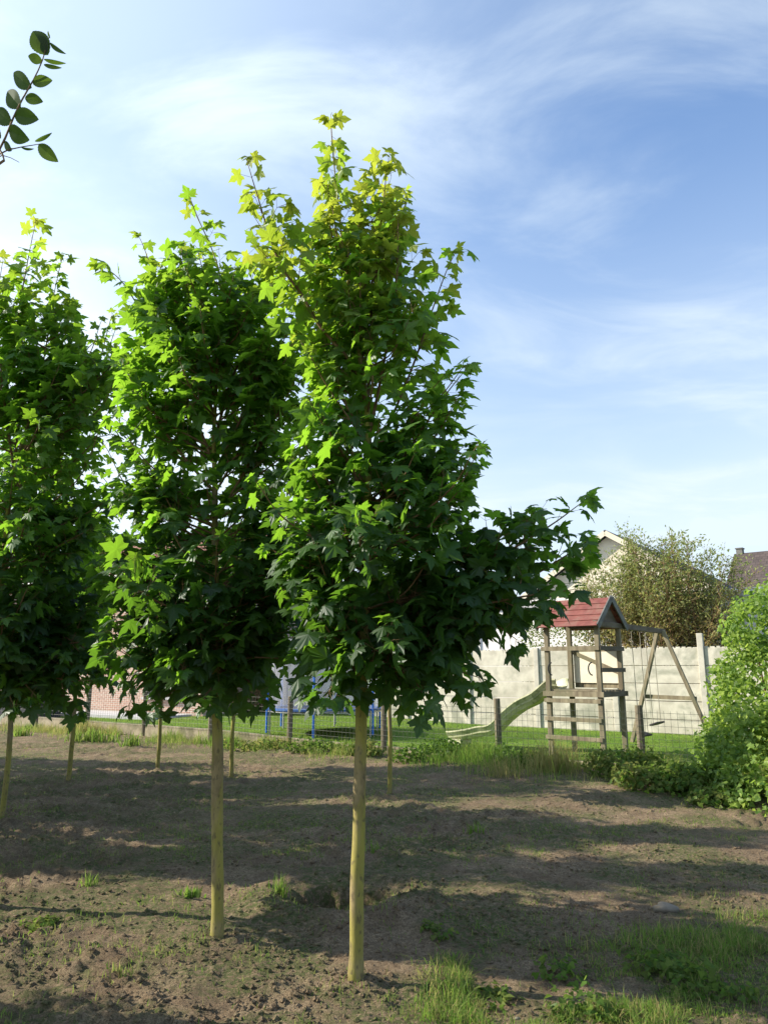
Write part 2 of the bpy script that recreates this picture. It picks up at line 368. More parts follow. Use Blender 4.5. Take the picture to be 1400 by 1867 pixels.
def soil_mat():
    m, t, o = newmat('dry_soil'); p = t.nodes.new('ShaderNodeBsdfPrincipled'); t.links.new(p.outputs[0], o.inputs[0])
    p.inputs['Roughness'].default_value = 0.95; p.inputs['Specular IOR Level'].default_value = 0.15
    c = mixc(t, mapr(t, noise(t, 3.0, 7, 0.65, dist=0.4), 0.35, 0.65, 0, 1), (0.215, 0.157, 0.099), (0.345, 0.262, 0.168))
    c = mixc(t, mapr(t, noise(t, 34, 6, 0.7), 0.40, 0.62, 0, 0.7), c, (0.140, 0.098, 0.062))
    c = mixc(t, mapr(t, noise(t, 0.55, 3, 0.5), 0.46, 0.66, 0, 0.45), c, (0.17, 0.122, 0.078))
    g = math_n(t, 'MULTIPLY', mapr(t, noise(t, 1.1, 4, 0.6, dist=0.8), 0.40, 0.57, 0, 1), mapr(t, noise(t, 28, 4, 0.7), 0.38, 0.58, 0, 0.9))
    c = mixc(t, mapr(t, noise(t, 95, 4, 0.7), 0.48, 0.62, 0, 0.75), c, (0.075, 0.055, 0.036))
    c = mixc(t, g, c, (0.085, 0.105, 0.036))
    t.links.new(c, p.inputs['Base Color'])
    b = t.nodes.new('ShaderNodeBump'); b.inputs['Strength'].default_value = 1.0; b.inputs['Distance'].default_value = 0.035
    h = math_n(t, 'ADD', noise(t, 26, 8, 0.72), math_n(t, 'MULTIPLY', noise(t, 110, 4, 0.7), 0.35))
    t.links.new(h, b.inputs['Height']); t.links.new(b.outputs[0], p.inputs['Normal']); return m
M['soil'] = soil_mat()
M['lawn'] = surf('lawn', (0.085, 0.165, 0.022), (0.155, 0.255, 0.035), 2.0, 0.9, 0.6, 160, c3=(0.14, 0.20, 0.04), s3=0.6, spec=0.1, bdist=0.03)
M['far_ground'] = surf('far_ground', (0.09, 0.12, 0.04), (0.13, 0.14, 0.06), 0.2, 0.95, 0.2)

# ------------------------------------------------------------------ ground, lawn, terrace
g = mk('terrain', [(-900, -300, -0.32), (900, -300, -0.32), (900, 1200, -0.32), (-900, 1200, -0.32)], np.array([(0, 1, 2, 3)]), M['far_ground'])
g['kind'] = 'structure'
rows = [-2.0]
y_ = -2.0
while y_ < 27: y_ += 0.05 if y_ < 1.6 else 0.0064 * y_ + 0.006; rows.append(y_)
rows = np.array(rows); NC = 430
S = np.linspace(-1, 1, NC)
hw = np.maximum(rows, 1.5) * 0.62 + 3.0
GX = S[None, :] * hw[:, None]; GY = np.repeat(rows[:, None], NC, 1)
# far-left margin for the neighbouring rows of trees
GX = np.where(S[None, :] < -0.96, GX + (S[None, :] + 0.96) * 260, GX)
GZ = soil_z(GX, GY)
V = np.stack([GX, GY, GZ], -1).reshape(-1, 3)
i = np.arange(len(rows) - 1)[:, None] * NC; j = np.arange(NC - 1)[None]
Fq = np.stack([i + j, i + j + 1, i + NC + j + 1, i + NC + j], -1).reshape(-1, 4)
ground = mk('soil_ground', V, Fq, M['soil'], smooth=True); ground['kind'] = 'structure'

su = np.linspace(-26, 16, 150); qv = np.linspace(0.0, 14.0, 50)
LX = F0[0] + su[None] * E1[0] + qv[:, None] * EN[0]; LY = F0[1] + su[None] * E1[1] + qv[:, None] * EN[1]
LZ = lawn_z(LX, LY) + 0.03 * (fbm(LX * 0.8, LY * 0.8, 3, 55) - 0.5)
V = np.stack([LX, LY, LZ], -1).reshape(-1, 3); n = len(su)
i = np.arange(len(qv) - 1)[:, None] * n; j = np.arange(n - 1)[None]
lawn = mk('lawn', V, np.stack([i + j, i + j + 1, i + n + j + 1, i + n + j], -1).reshape(-1, 4), M['lawn'], smooth=True); lawn['kind'] = 'structure'

# ------------------------------------------------------------------ wire fence with wooden posts and concrete kick plates
def fpt(k, off=0.0): return F0 + E1 * FST * k + EN * off
fence = empty('wire_fence', (*fpt(2), 0), 'green wire mesh fence on grey wooden posts with concrete base plates, between soil and lawn', 'fence')
e3 = np.array((E1[0], E1[1], 0)); n3 = np.array((EN[0], EN[1], 0)); UP = np.array((0, 0, 1.0))
for k in range(-7, 5):
    p = fpt(k); zl = float(lawn_z(*p)); lean = rng.normal(0, 0.012, 2)
    top = zl + 1.02 + rng.normal(0, 0.03) + (0.25 if k == -4 else 0)
    m = MB(); w = 0.062 + rng.normal(0, 0.004)
    hts = np.array((-0.2, zl + 0.3, zl + 0.7, top - 0.012, top))
    P = np.stack([p[0] + lean[0] * hts, p[1] + lean[1] * hts, hts], 1)
    m.tube(P, np.array((w, w * 1.0, w * 0.98, w * 0.97, w * 0.86)), 10)
    m.build('post', M['wood_post'], fence, smooth=False)
for k in range(-7, 4):
    a, b = fpt(k, 0.0), fpt(k + 1, 0.0); za, zb = float(lawn_z(*a)), float(lawn_z(*b))
    m = MB(); dz = rng.normal(0, 0.012)
    m.bar((*(a + E1 * 0.064), za - 0.13 + dz), (*(b - E1 * 0.064), zb - 0.13 + dz), 0.05, 0.44)
    m.build('concrete_plate', M['kick'], fence, bevel=0.008)
wm = MB()
for k in range(-7, 4):
    a, b = fpt(k, -0.068), fpt(k + 1, -0.068); za, zb = float(lawn_z(*a)), float(lawn_z(*b))
    for h in np.arange(0.10, 0.98, 0.1):
        t_ = np.linspace(0, 1, 5); sag = -0.012 * np.sin(t_ * math.pi) * (h / 0.9)
        P = np.stack([a[0] + (b[0] - a[0]) * t_, a[1] + (b[1] - a[1]) * t_, za + (zb - za) * t_ + h + sag], 1)
        wm.tube(P, 0.0030, 3, cap=False)
    for u in np.arange(0.0, 1.0, 0.1 / FST):
        q = a + (b - a) * u; z0 = za + (zb - za) * u
        wm.tube(np.array([(q[0], q[1], z0 + 0.06), (q[0], q[1], z0 + 0.93)]), 0.0028, 3, cap=False)
wm.build('wire_mesh', M['wire'], fence, kind='stuff')

# ------------------------------------------------------------------ concrete panel wall
def wpt(k, off=0.0): return W0 + E1 * WST * k + EN * off
wall = empty('concrete_panel_wall', (*wpt(1), 0.2), 'grey precast concrete panel wall with slotted posts at back of lawn', 'wall')
for k in range(-3, 7):
    p = wpt(k); tall = 0.28 if k == 3 else rng.uniform(0.0, 0.04)
    m = MB(); m.bar((*p, 0.0), (*p, 2.17 + tall), 0.13, 0.12, up=(EN[0], EN[1], 0)); m.build('post', M['concrete_post'], wall, bevel=0.008)
for k in range(-3, 6):
    for r_ in range(5):
        a, b = wpt(k, 0.01), wpt(k + 1, 0.01); z0 = 0.14 + r_ * 0.40
        m = MB(); off = EN * rng.normal(0, 0.004)
        c = np.array((*((a + b) / 2 + off), z0 + 0.197))
        m.box(c, (0.93, 0.022, 0.194 + rng.normal(0, 0.0015)), (E1[0], E1[1], 0))
        if r_ == 4:      # worn, slightly scalloped top edge
            for u in np.linspace(-0.88, 0.88, 15):
                hgt = 0.016 + 0.02 * rng.random()
                m.box(c + e3 * u + UP * (0.194 + hgt * 0.5 - 0.004), (0.035 + 0.02 * rng.random(), 0.017, hgt * 0.5), (E1[0], E1[1], 0))
        m.build('concrete_plate', M['concrete'], wall, bevel=0.006)

# ------------------------------------------------------------------ houses behind the wall
def add_uv(o, U, Vv):
    me = o.data; uv = me.uv_layers.new(name='UVMap'); U = np.array(U); Vv = np.array(Vv)
    co = np.array([v.co for v in me.vertices])
    for li, l in enumerate(me.loops):
        c = co[l.vertex_index]; uv.data[li].uv = (float(c @ U), float(c @ Vv))
def house_point(P, off_e=0.0, off_n=0.0, z=0.0):
    q = np.array(P[:2]) + E1 * off_e + EN * off_n; return np.array((q[0], q[1], z))
# long white flat-roofed annex
A0 = W0 + EN * 2.2
anx = empty('white_annex', (A0[0], A0[1], 0.2), 'long white rendered flat-roofed building behind the concrete wall', 'building')
m = MB(); c = A0 + E1 * 2.0 + EN * 0.9
m.box((*c, 1.86), (8.0, 0.9, 1.68), e3); m.build('wall', M['white_wall'], anx)
m = MB(); m.box((*(A0 + E1 * 2.0 + EN * 0.9), 3.585), (8.06, 0.98, 0.045), e3); m.build('roof_edge', M['white_trim'], anx)
m = MB(); m.box((*(A0 + E1 * 2.0 + EN * -0.045), 3.44), (8.0, 0.035, 0.035), e3); m.build('gutter', M['paving'], anx)
for s_ in (-4.4, -1.4):
    m = MB(); c = A0 + E1 * s_ - EN * 0.012; m.box((*c, 2.45), (0.6, 0.03, 0.42), e3); w = m.build('window', M['white_trim'], anx)
    m = MB(); c = A0 + E1 * s_ - EN * 0.046; m.box((*c, 2.45), (0.53, 0.006, 0.35), e3); m.build('pane', M['glass'], w)
m = MB(); c = A0 + E1 * -3.0 - EN * 0.05; m.tube(np.array([(*c, 0.2), (*c, 3.36)]), 0.045, 8); m.build('downpipe', M['barge'], anx)
# gabled house: gable faces the lawn, ridge runs away from it
AP = at(1107, 975, 25.0); RIDGE = AP[2]; HWID = 4.2; EAVE = RIDGE - HWID * math.tan(R(33)); HL = 13.0
hs = empty('gabled_house', (AP[0], AP[1], 0.2), 'gabled house with cream gable and dark slate roof behind the bushy shrub', 'house')
def hp(e, n_, z): return house_point(AP, e, n_, z)
V = [hp(-HWID + .25, 0, 0), hp(HWID - .25, 0, 0), hp(HWID - .25, 0, EAVE + .12), hp(0, 0, RIDGE - .06), hp(-HWID + .25, 0, EAVE + .12)]
V2 = [v + n3 * HL for v in V]
lo = np.array(hs.location)
fc = [np.array([(0, 1, 2, 3, 4), (9, 8, 7, 6, 5)]), np.array([(1, 6, 7, 2), (0, 4, 9, 5)])]
mk('wall', np.array(V + V2) - lo, fc, M['cream_wall'], hs)
for sgn in (-1, 1):
    a = hp(0, -0.25, RIDGE); b = hp(sgn * HWID, -0.25, EAVE); L3 = n3 * (HL + 0.5); th = UP * 0.14
    V = np.array([a, b, b + L3, a + L3, a + th, b + th, b + L3 + th, a + L3 + th]) - lo
    o = mk('roof', V, np.array([(0, 1, 2, 3), (4, 7, 6, 5), (0, 4, 5, 1), (1, 5, 6, 2), (2, 6, 7, 3)]), M['slate'], hs)
    d = (b - a) / np.linalg.norm(b - a); add_uv(o, n3, d)
    m = MB(); m.bar(a - n3 * 0.02 + UP * 0.03, b - n3 * 0.02 + UP * 0.03, 0.04, 0.17); m.build('verge_board', M['cream_wall'], o)
# second house far behind
B0 = at(1338, 1014, 42.0)
h2 = empty('dark_roofed_house', (B0[0], B0[1], 0.2), 'distant house with dark brown tiled roof and chimney beyond the slate roof', 'house')
lo = np.array(h2.location); X = np.array((E1[0], E1[1] - 0.1, 0)); X /= np.linalg.norm(X); Yv = np.array((-X[1], X[0], 0)); rz_ = B0[2]; L_ = 13.0
def bp(a, b, z): v = np.array((B0[0], B0[1], 0)) + X * a + Yv * b; return np.array((v[0], v[1], z))
V = np.array([bp(0.2, -4, 0), bp(L_, -4, 0), bp(L_, -4, 4.2), bp(0.2, -4, 4.2), bp(0.2, 4, 0), bp(L_, 4, 0), bp(L_, 4, 4.2), bp(0.2, 4, 4.2), bp(0.2, 0, rz_ - .1), bp(L_, 0, rz_ - .1)]) - lo
mk('wall', V, [np.array([(0, 1, 2, 3), (5, 4, 7, 6)]), np.array([(0, 3, 8, 7, 4), (1, 5, 6, 9, 2)])], M['brick'], h2)
for sgn in (-1, 1):
    a = bp(0, 0, rz_); b = bp(0, sgn * 4.4, 4.0); L3 = X * (L_ + .2); th = UP * 0.13
    V = np.array([a, b, b + L3, a + L3, a + th, b + th, b + L3 + th, a + L3 + th]) - lo
    o = mk('roof', V, np.array([(0, 1, 2, 3), (4, 7, 6, 5), (0, 4, 5, 1), (1, 5, 6, 2), (2, 6, 7, 3), (3, 7, 4, 0)]), M['tiles'], h2)
    d = (b - a) / np.linalg.norm(b - a); add_uv(o, X, d)
m = MB(); m.box(bp(0.3, 0.1, rz_ + 0.0), (0.16, 0.2, 0.38), X); m.box(bp(0.3, 0.1, rz_ + 0.41), (0.2, 0.24, 0.03), X); m.build('chimney', M['barge'], h2)
# brick house on the left
C0 = np.array((-9.4, 25.4)); BX = np.array((0.86, -0.51, 0)); BX /= np.linalg.norm(BX); BY = np.array((-BX[1], BX[0], 0))
h3 = empty('brick_house', (C0[0], C0[1], 0.2), 'red brick house with red tiled roof beside the terrace, behind the trees', 'house')
lo = np.array(h3.location)
def cp(a, b, z): v = np.array((C0[0], C0[1], 0)) + BX * a + BY * b; return np.array((v[0], v[1], z))
bl, bd, be = 4.6, 7.0, 4.7
V = np.array([cp(-9, 0, 0), cp(bl, 0, 0), cp(bl, 0, be), cp(-9, 0, be), cp(-9, bd, 0), cp(bl, bd, 0), cp(bl, bd, be), cp(-9, bd, be), cp(-9, bd / 2, 6.4), cp(bl, bd / 2, 6.4)]) - lo
o = mk('wall', V, [np.array([(0, 1, 2, 3), (5, 4, 7, 6)]), np.array([(0, 3, 8, 7, 4), (1, 5, 6, 9, 2)])], M['brick'], h3); add_uv(o, BX + BY, UP)
for sgn, b0 in ((-1, -0.4), (1, bd + 0.4)):
    a = cp(-9.3, bd / 2, 6.5); b = cp(-9.3, b0, be - 0.1); L3 = BX * (bl + 9.6); th = UP * 0.14
    V = np.array([a, b, b + L3, a + L3, a + th, b + th, b + L3 + th, a + L3 + th]) - lo
    o = mk('roof', V, np.array([(0, 1, 2, 3), (4, 7, 6, 5), (0, 4, 5, 1), (1, 5, 6, 2), (2, 6, 7, 3), (3, 7, 4, 0)]), M['red_tiles'], h3)
    add_uv(o, BX, (b - a) / np.linalg.norm(b - a))
    if sgn < 0:
        m = MB(); m.bar(cp(-9.3, -0.45, be - 0.02), cp(bl + 0.3, -0.45, be - 0.02), 0.1, 0.1); m.build('gutter', M['white_trim'], o)
for a_ in (-3.2, 2.9):
    m = MB(); m.box(cp(a_, -0.01, 1.55), (0.75, 0.05, 0.75), BX); w = m.build('window', M['white_trim'], h3)
    for s_ in (-0.36, 0.36):
        m = MB(); m.box(cp(a_ + s_, -0.068, 1.55), (0.31, 0.008, 0.66), BX); m.build('pane', M['glass'], w)
    m = MB(); m.box(cp(a_, -0.06, 0.76), (0.85, 0.09, 0.03), BX); m.build('sill', M['paving'], w)
# terrace
m = MB(); m.box(cp(-2.2, -0.85, 0.26), (6.4, 0.8, 0.06), BX); tr = m.build('terrace', M['paving']); tr['kind'] = 'structure'
# dark garden storage box
sb = at(50, 1300, 23.6); sbo = empty('storage_box', (sb[0], sb[1], 0.2), 'dark slate-grey garden storage box on lawn beside the terrace', 'storage box')
m = MB(); m.box((sb[0], sb[1], 0.46), (1.05, 0.42, 0.27), BX); m.build('body', M['slate_box'], sbo, bevel=0.02)
m = MB(); m.box((sb[0], sb[1], 0.765), (1.09, 0.46, 0.03), BX); m.build('lid', M['slate_box'], sbo, bevel=0.012)
for s_ in (-1, 1):
    m = MB(); m.box(np.array((sb[0], sb[1], 0.60)) + BX * 0.5 * s_ - BY * 0.43, (0.09, 0.012, 0.02), BX); m.build('handle', M['steel'], sbo)

# ------------------------------------------------------------------ play tower with slide and swing
T1 = np.array((0.75, -0.66)); T1 /= np.linalg.norm(T1); T2 = np.array((-T1[1], T1[0]))
FL = np.array((3.02, 13.95)); SA, SB = 1.0, 0.88
tz = 0.12
def tp(a, b, z): v = FL + T1 * a + T2 * b; return np.array((v[0], v[1], z))
t13 = np.array((*T1, 0)); t23 = np.array((*T2, 0))
PLAT = 1.28; RAIL = 2.02; EAV = 2.48; PEAK = 2.92
tw = empty('play_tower', tp(SA / 2, SB / 2, tz), 'wooden play tower with red gabled roof, ladder and swing beam on the lawn', 'play tower')
for (a, b) in ((0, 0), (SA, 0), (0, SB), (SA, SB)):
    m = MB(); m.bar(tp(a, b, tz - 0.1), tp(a, b, EAV), 0.085, 0.085); m.build('post', M['play_wood'], tw, bevel=0.006)
for i_, b in enumerate(np.linspace(0.05, SB - 0.05, 7)):
    m = MB(); m.bar(tp(-0.04, b, PLAT), tp(SA + 0.04, b, PLAT), 0.105, 0.025); m.build('deck_plank', M['play_wood'], tw)
for b in (-0.056, SB + 0.056):
    m = MB(); m.bar(tp(-0.09, b, PLAT - 0.06), tp(SA + 0.09, b, PLAT - 0.06), 0.025, 0.09); m.build('joist', M['play_wood'], tw)
for a in (-0.056, SA + 0.056):
    m = MB(); m.bar(tp(a, -0.03, PLAT - 0.06), tp(a, SB + 0.03, PLAT - 0.06), 0.025, 0.09); m.build('joist', M['dark_wood'], tw)
m = MB(); m.bar(tp(-0.09, -0.056, RAIL), tp(SA + 0.05, -0.056, RAIL), 0.03, 0.075); m.build('rail', M['play_wood'], tw)
m = MB(); m.bar(tp(SA + 0.058, -0.06, RAIL), tp(SA + 0.058, SB + 0.06, RAIL), 0.03, 0.075); m.build('rail', M['dark_wood'], tw)
m = MB(); m.bar(tp(SA + 0.058, -0.02, 1.64), tp(SA + 0.058, SB + 0.06, 1.64), 0.03, 0.075); m.build('rail', M['dark_wood'], tw)
m = MB(); m.bar(tp(-0.02, SB + 0.056, RAIL), tp(SA + 0.02, SB + 0.056, RAIL), 0.03, 0.07); m.build('rail', M['play_wood'], tw)
m = MB(); c = tp(SA / 2, SB + 0.058, (PLAT + RAIL) / 2 + 0.05); m.box(c, (SA / 2 - 0.05, 0.012, 0.30), t13); m.build('back_board', M['cream'], tw)
m = MB(); m.bar(tp(0.05, SB + 0.030, RAIL - 0.05), tp(SA - 0.06, SB + 0.030, PLAT + 0.32), 0.022, 0.07); m.build('brace', M['play_wood'], tw)
m = MB(); m.bar(tp(0.04, SB + 0.085, PLAT + 0.08), tp(SA - 0.04, SB + 0.085, PLAT + 0.08), 0.02, 0.1); m.build('board', M['play_wood'], tw)
for h in (0.36, 0.68, 1.0):
    m = MB(); m.bar(tp(-0.07, -0.06, tz + h - 0.02), tp(SA + 0.03, -0.06, tz + h - 0.02), 0.035, 0.07); m.build('rung', M['play_wood'], tw, bevel=0.005)
for a in (0.12, SA - 0.09):
    th = np.linspace(-0.5, 0.5, 10) * math.pi
    P = np.array([tp(a - 0.06 * math.cos(t_), -0.075 - 0.03 * math.cos(t_), 1.66 + 0.11 * math.sin(t_)) for t_ in th])
    MB().tube(P, 0.012, 6).build('handle', M['black'], tw)
# roof: ridge along T1, gables at both ends
ov = 0.10
for sgn in (-1, 1):
    a = tp(-ov, SB / 2, PEAK); b = tp(-ov, SB / 2 + sgn * (SB / 2 + 0.16), EAV - 0.09); L3 = t13 * (SA + 2 * ov)
    nrm = np.cross(b - a, L3); nrm /= np.linalg.norm(nrm); nrm = nrm if nrm[2] > 0 else -nrm
    for r_ in range(5):      # lapped roof boards
        u0, u1 = r_ / 5, (r_ + 1) / 5 + 0.02
        p0 = a + (b - a) * u0 + nrm * 0.008; p1 = a + (b - a) * u1 + nrm * 0.022
        V = np.array([p0, p1, p1 + L3, p0 + L3]); V = np.concatenate([V, V + nrm * 0.016]) - np.array(tw.location)
        mk('roof_board', V, np.array([(0, 3, 2, 1), (4, 5, 6, 7), (0, 1, 5, 4), (1, 2, 6, 5), (2, 3, 7, 6), (3, 0, 4, 7)]), M['roof_red'], tw)
    for e in (-ov - 0.012, SA + ov + 0.012):
        p0 = tp(e, SB / 2 - sgn * 0.0, PEAK + 0.015); p1 = tp(e, SB / 2 + sgn * (SB / 2 + 0.18), EAV - 0.09)
        m = MB(); m.bar(p0, p1, 0.022, 0.11); m.build('barge_board', M['barge'], tw)
for e in (0.0, SA):
    V = np.array([tp(e, 0.0, EAV - 0.02), tp(e, SB, EAV - 0.02), tp(e, SB / 2, PEAK - 0.06)]); off = t13 * 0.012
    V = np.concatenate([V - off, V + off]) - np.array(tw.location)
    mk('gable_board', V, [np.array([(0, 1, 2), (5, 4, 3)]), np.array([(0, 3, 4, 1), (1, 4, 5, 2), (2, 5, 3, 0)])], M['dark_wood'], tw)
for b in (0.0, SB):
    m = MB(); m.bar(tp(-0.04, b, EAV - 0.03), tp(SA - 0.05, b, EAV - 0.03), 0.05, 0.07); m.build('eave_beam', M['dark_wood'], tw)
# swing
BT = 2.95
sw = tw
m = MB(); m.bar(tp(SA + 0.02, -0.10, EAV - 0.03), tp(SA + 0.02, BT + 0.1, EAV - 0.06), 0.085, 0.10); m.build('swing_beam', M['dark_wood'], sw, bevel=0.008)
apx = tp(SA + 0.02, BT - 0.08, EAV - 0.07)
feet = [tp(SA - 0.80, BT + 0.02, 0.16), tp(SA + 0.92, BT + 0.02, 0.12)]
for sgn, ft in zip((-1, 1), feet):
    m = MB(); m.bar(ft - UP * 0.06, apx + t13 * 0.05 * sgn + UP * 0.02, 0.075, 0.075); m.build('swing_leg', M['play_wood'], sw, bevel=0.008)
u = 0.42
m = MB(); m.bar(feet[0] + (apx - feet[0]) * u - t13 * 0.06 + t23 * 0.055, feet[1] + (apx - feet[1]) * u + t13 * 0.06 + t23 * 0.055, 0.03, 0.08); m.build('cross_brace', M['play_wood'], sw)
for (t_, zs, tilt, nm) in ((2.28, 0.62, 0.35, 'flat'), (1.62, 0.46, -0.25, 'flat')):
    lab = 'black swing seat on ropes next to the A-frame legs' if t_ > 2 else 'black swing seat on ropes behind the fence post, next to the tower'
    c = tp(SA + 0.05, t_, zs); so = empty('swing', c, lab, 'swing', 'swings under the beam')
    ax = np.array((*T2, 0)); sx = t13 * math.cos(tilt) + UP * math.sin(tilt)
    m = MB(); m.box(c, (0.20, 0.085, 0.017), ax, sx, None if False else np.cross(ax, sx)); m.build('seat', M['black'], so, bevel=0.01)
    for e in (-0.19, 0.19):
        top = tp(SA + 0.02, t_ + e * 1.05, EAV - 0.07)
        m = MB(); m.tube(spline([c + ax * e - UP * 0.01, (c + ax * e) * 0.5 + top * 0.5 - t13 * 0.005, top], 0.4), 0.007, 5); m.build('rope', M['rope'], so)
# slide
sl = empty('slide', tp(-2.3, SB / 2, 0.14), 'faded pale green wavy plastic slide leaning on the play tower', 'slide')
prof = [(0.06, PLAT + 0.05), (-0.12, PLAT + 0.03), (-0.45, PLAT - 0.20), (-0.80, PLAT - 0.36), (-1.1, PLAT - 0.56), (-1.42, PLAT - 0.82), (-1.72, 0.40), (-2.0, 0.335), (-2.35, 0.28), (-2.46, 0.275)]
Pp = spline([(a, 0, z) for a, z in prof], 0.06); wdt = 0.24; Vs = []
sec = [(-wdt - 0.03, 0.125), (-wdt - 0.03, 0.15), (-wdt, 0.15), (-wdt + 0.035, 0.02), (0, 0.0), (wdt - 0.035, 0.02), (wdt, 0.15), (wdt + 0.03, 0.15), (wdt + 0.03, 0.125), (wdt - 0.10, -0.05), (0, -0.055), (-wdt + 0.10, -0.05)]
for p in Pp:
    for (b, h) in sec: Vs.append(tp(p[0], SB / 2 - 0.05 + b, p[2] + h))
k = len(sec); n = len(Pp); i = np.arange(n - 1)[:, None] * k; j = np.arange(k)[None]; j2 = (j + 1) % k
Fq = np.stack([i + j, i + k + j, i + k + j2, i + j2], -1).reshape(-1, 4)
mk('chute', np.array(Vs) - np.array(sl.location), [Fq, np.array([list(range(k)), [(n - 1) * k + q for q in range(k)][::-1]])], M['slide'], sl, smooth=False)
m = MB(); m.box(tp(-2.30, SB / 2 - 0.05, 0.175), (0.15, 0.20, 0.095), t13); m.build('foot', M['slide'], sl)

# ------------------------------------------------------------------ trampoline
TC = np.array((-1.40, 18.25)); TR = 1.36; tzb = float(lawn_z(*TC)); PADZ = 0.78
tr_ = empty('trampoline', (*TC, tzb), 'round blue trampoline with grey safety net and blue poles on the lawn', 'trampoline')
def ring(r0, r1, z0, z1, name, mat, k=40):
    th = np.arange(k) * 2 * math.pi / k; c, s_ = np.cos(th), np.sin(th)
    V = np.concatenate([np.stack([r0 * c, r0 * s_, np.full(k, z1)], 1), np.stack([r1 * c, r1 * s_, np.full(k, z1 - 0.01)], 1), np.stack([r1 * c, r1 * s_, np.full(k, z0)], 1), np.stack([r0 * c, r0 * s_, np.full(k, z0)], 1)])
    j = np.arange(k); j2 = (j + 1) % k; Fq = np.concatenate([np.stack([a * k + j, a * k + j2, b * k + j2, b * k + j], 1) for a, b in ((1, 0), (2, 1), (3, 2), (0, 3))])
    return mk(name, V - np.array((0, 0, tzb)), Fq, mat, tr_)
ring(TR - 0.27, TR + 0.02, PADZ - 0.05, PADZ, 'safety_pad', M['tramp_blue'])
th = np.linspace(0, 2 * math.pi, 33)[:-1]
V = np.concatenate([[(0, 0, PADZ - 0.07 - tzb)], np.stack([(TR - .2) * np.cos(th), (TR - .2) * np.sin(th), np.full(32, PADZ - 0.045 - tzb)], 1)])
mk('jumping_mat', V, np.array([(0, 1 + q, 1 + (q + 1) % 32) for q in range(32)]), M['black'], tr_)
P = np.array([((TR - 0.02) * math.cos(a), (TR - 0.02) * math.sin(a), PADZ - 0.08 - tzb) for a in np.linspace(0, 2 * math.pi, 41)]) + np.array(tr_.location)
MB().tube(P, 0.02, 6, cap=False).build('ring_tube', M['steel'], tr_)
for q in range(6):
    a = 2 * math.pi * q / 6 + 0.42
    d = np.array((math.cos(a), math.sin(a))); b = TC + d * (TR + 0.06); zb = float(lawn_z(*b))
    MB().tube(np.array([(*b, zb + 0.05), (*b, 2.45)]), 0.026, 8).build('pole', M['pole_blue'], tr_)
    b2 = TC + d * (TR - 0.01)
    MB().tube(np.array([(*b2, PADZ - 0.06), (*b2, zb - 0.02)]), 0.022, 8).build('leg', M['steel'], tr_)
k = 72; th = np.linspace(0, 2 * math.pi, k, endpoint=False); nv = []
for z, f in ((PADZ - 0.02, 0.93), (1.2, 0.95), (1.8, 0.93), (2.38, 0.97)):
    rr = TR * (f + 0.015 * np.cos(th * 6 - 0.42 * 6) + 0.012 * np.sin(th * 23 + z * 3)); nv.append(np.stack([rr * np.cos(th), rr * np.sin(th), np.full(k, z - tzb) + (0.05 * np.cos(th * 6 - 2.5) if z > 2 else 0)], 1))
i = np.arange(3)[:, None] * k; j = np.arange(k)[None]; j2 = (j + 1) % k
mk('safety_net', np.concatenate(nv), np.stack([i + j, i + j2, i + k + j2, i + k + j], -1).reshape(-1, 4), M['net'], tr_, smooth=True)

# ------------------------------------------------------------------ leaf templates
def fan(outline, c):
    n = len(outline); V = np.array([(c[0], c[1], 0)] + [(x, y, 0) for x, y in outline], float)
    return V, np.array([(0, 1 + q, 1 + (q + 1) % n) for q in range(n)])
half = [(0.10, -0.02), (0.24, -0.10), (0.43, -0.11), (0.36, 0.04), (0.40, 0.13), (0.52, 0.20), (0.69, 0.40), (0.50, 0.42), (0.47, 0.52), (0.33, 0.45), (0.19, 0.43), (0.26, 0.60), (0.18, 0.68), (0.11, 0.80), (0.0, 1.02)]
outl = [(0.0, 0.02)] + half + [(-x, y) for x, y in half[:-1][::-1]]
MAPLE = []
for v_ in range(4):
    rv = np.random.default_rng(40 + v_)
    V, Fm = fan(outl, (0, 0.22)); V[1:, :2] += rv.normal(0, 0.014, (len(V) - 1, 2))
    r2 = V[:, 0] ** 2 + (V[:, 1] - 0.2) ** 2; ang = np.arctan2(V[:, 0], V[:, 1] - 0.15)
    V[:, 2] = -(0.22 + 0.14 * v_) * r2 + 0.05 * np.cos(ang * 5) * np.sqrt(r2) + (0.10 - 0.05 * v_) * np.abs(V[:, 0])
    V[0, 2] = 0.03
    MAPLE.append((V, Fm))
oh = []
for q in range(11):
    y_o = 0.06 + 0.086 * q; w_o = 0.335 * math.sin(math.pi * min(1, y_o) ** 0.86) ** 0.72; oh += [(w_o * 1.0, y_o), (w_o * 0.93 + 0.004, y_o + 0.022)]
V, Fm = fan([(0, 0)] + oh + [(0, 1.03)] + [(-x, y) for x, y in oh[::-1]], (0, 0.45)); V[:, 2] = 0.25 * np.abs(V[:, 0]) - 0.12 * (V[:, 1] - .4) ** 2; ELM = (V, Fm)
V, Fm = fan([(0, 0), (0.3, -0.1), (0.48, 0.18), (0.3, 0.45), (0.0, 0.95), (-0.3, 0.45), (-0.48, 0.18), (-0.3, -0.1)], (0, 0.2)); V[:, 2] = 0.12 * np.abs(V[:, 0]) - 0.2 * V[:, 1] ** 2; IVY = (V, Fm)
SIMPLE = (np.array([(0, 0, 0), (0.26, 0.4, 0.05), (0, 1, -0.08), (-0.26, 0.4, 0.05)], float), np.array([(0, 1, 2), (0, 2, 3)]))
def norm(a): return a / (np.linalg.norm(a, axis=-1, keepdims=True) + 1e-9)
def leaf_frames(D, Nn):
    y = norm(D); z = norm(Nn - np.sum(Nn * y, -1, keepdims=True) * y); x = np.cross(y, z)
    return np.stack([x, y, z], 1)     # rows = axes
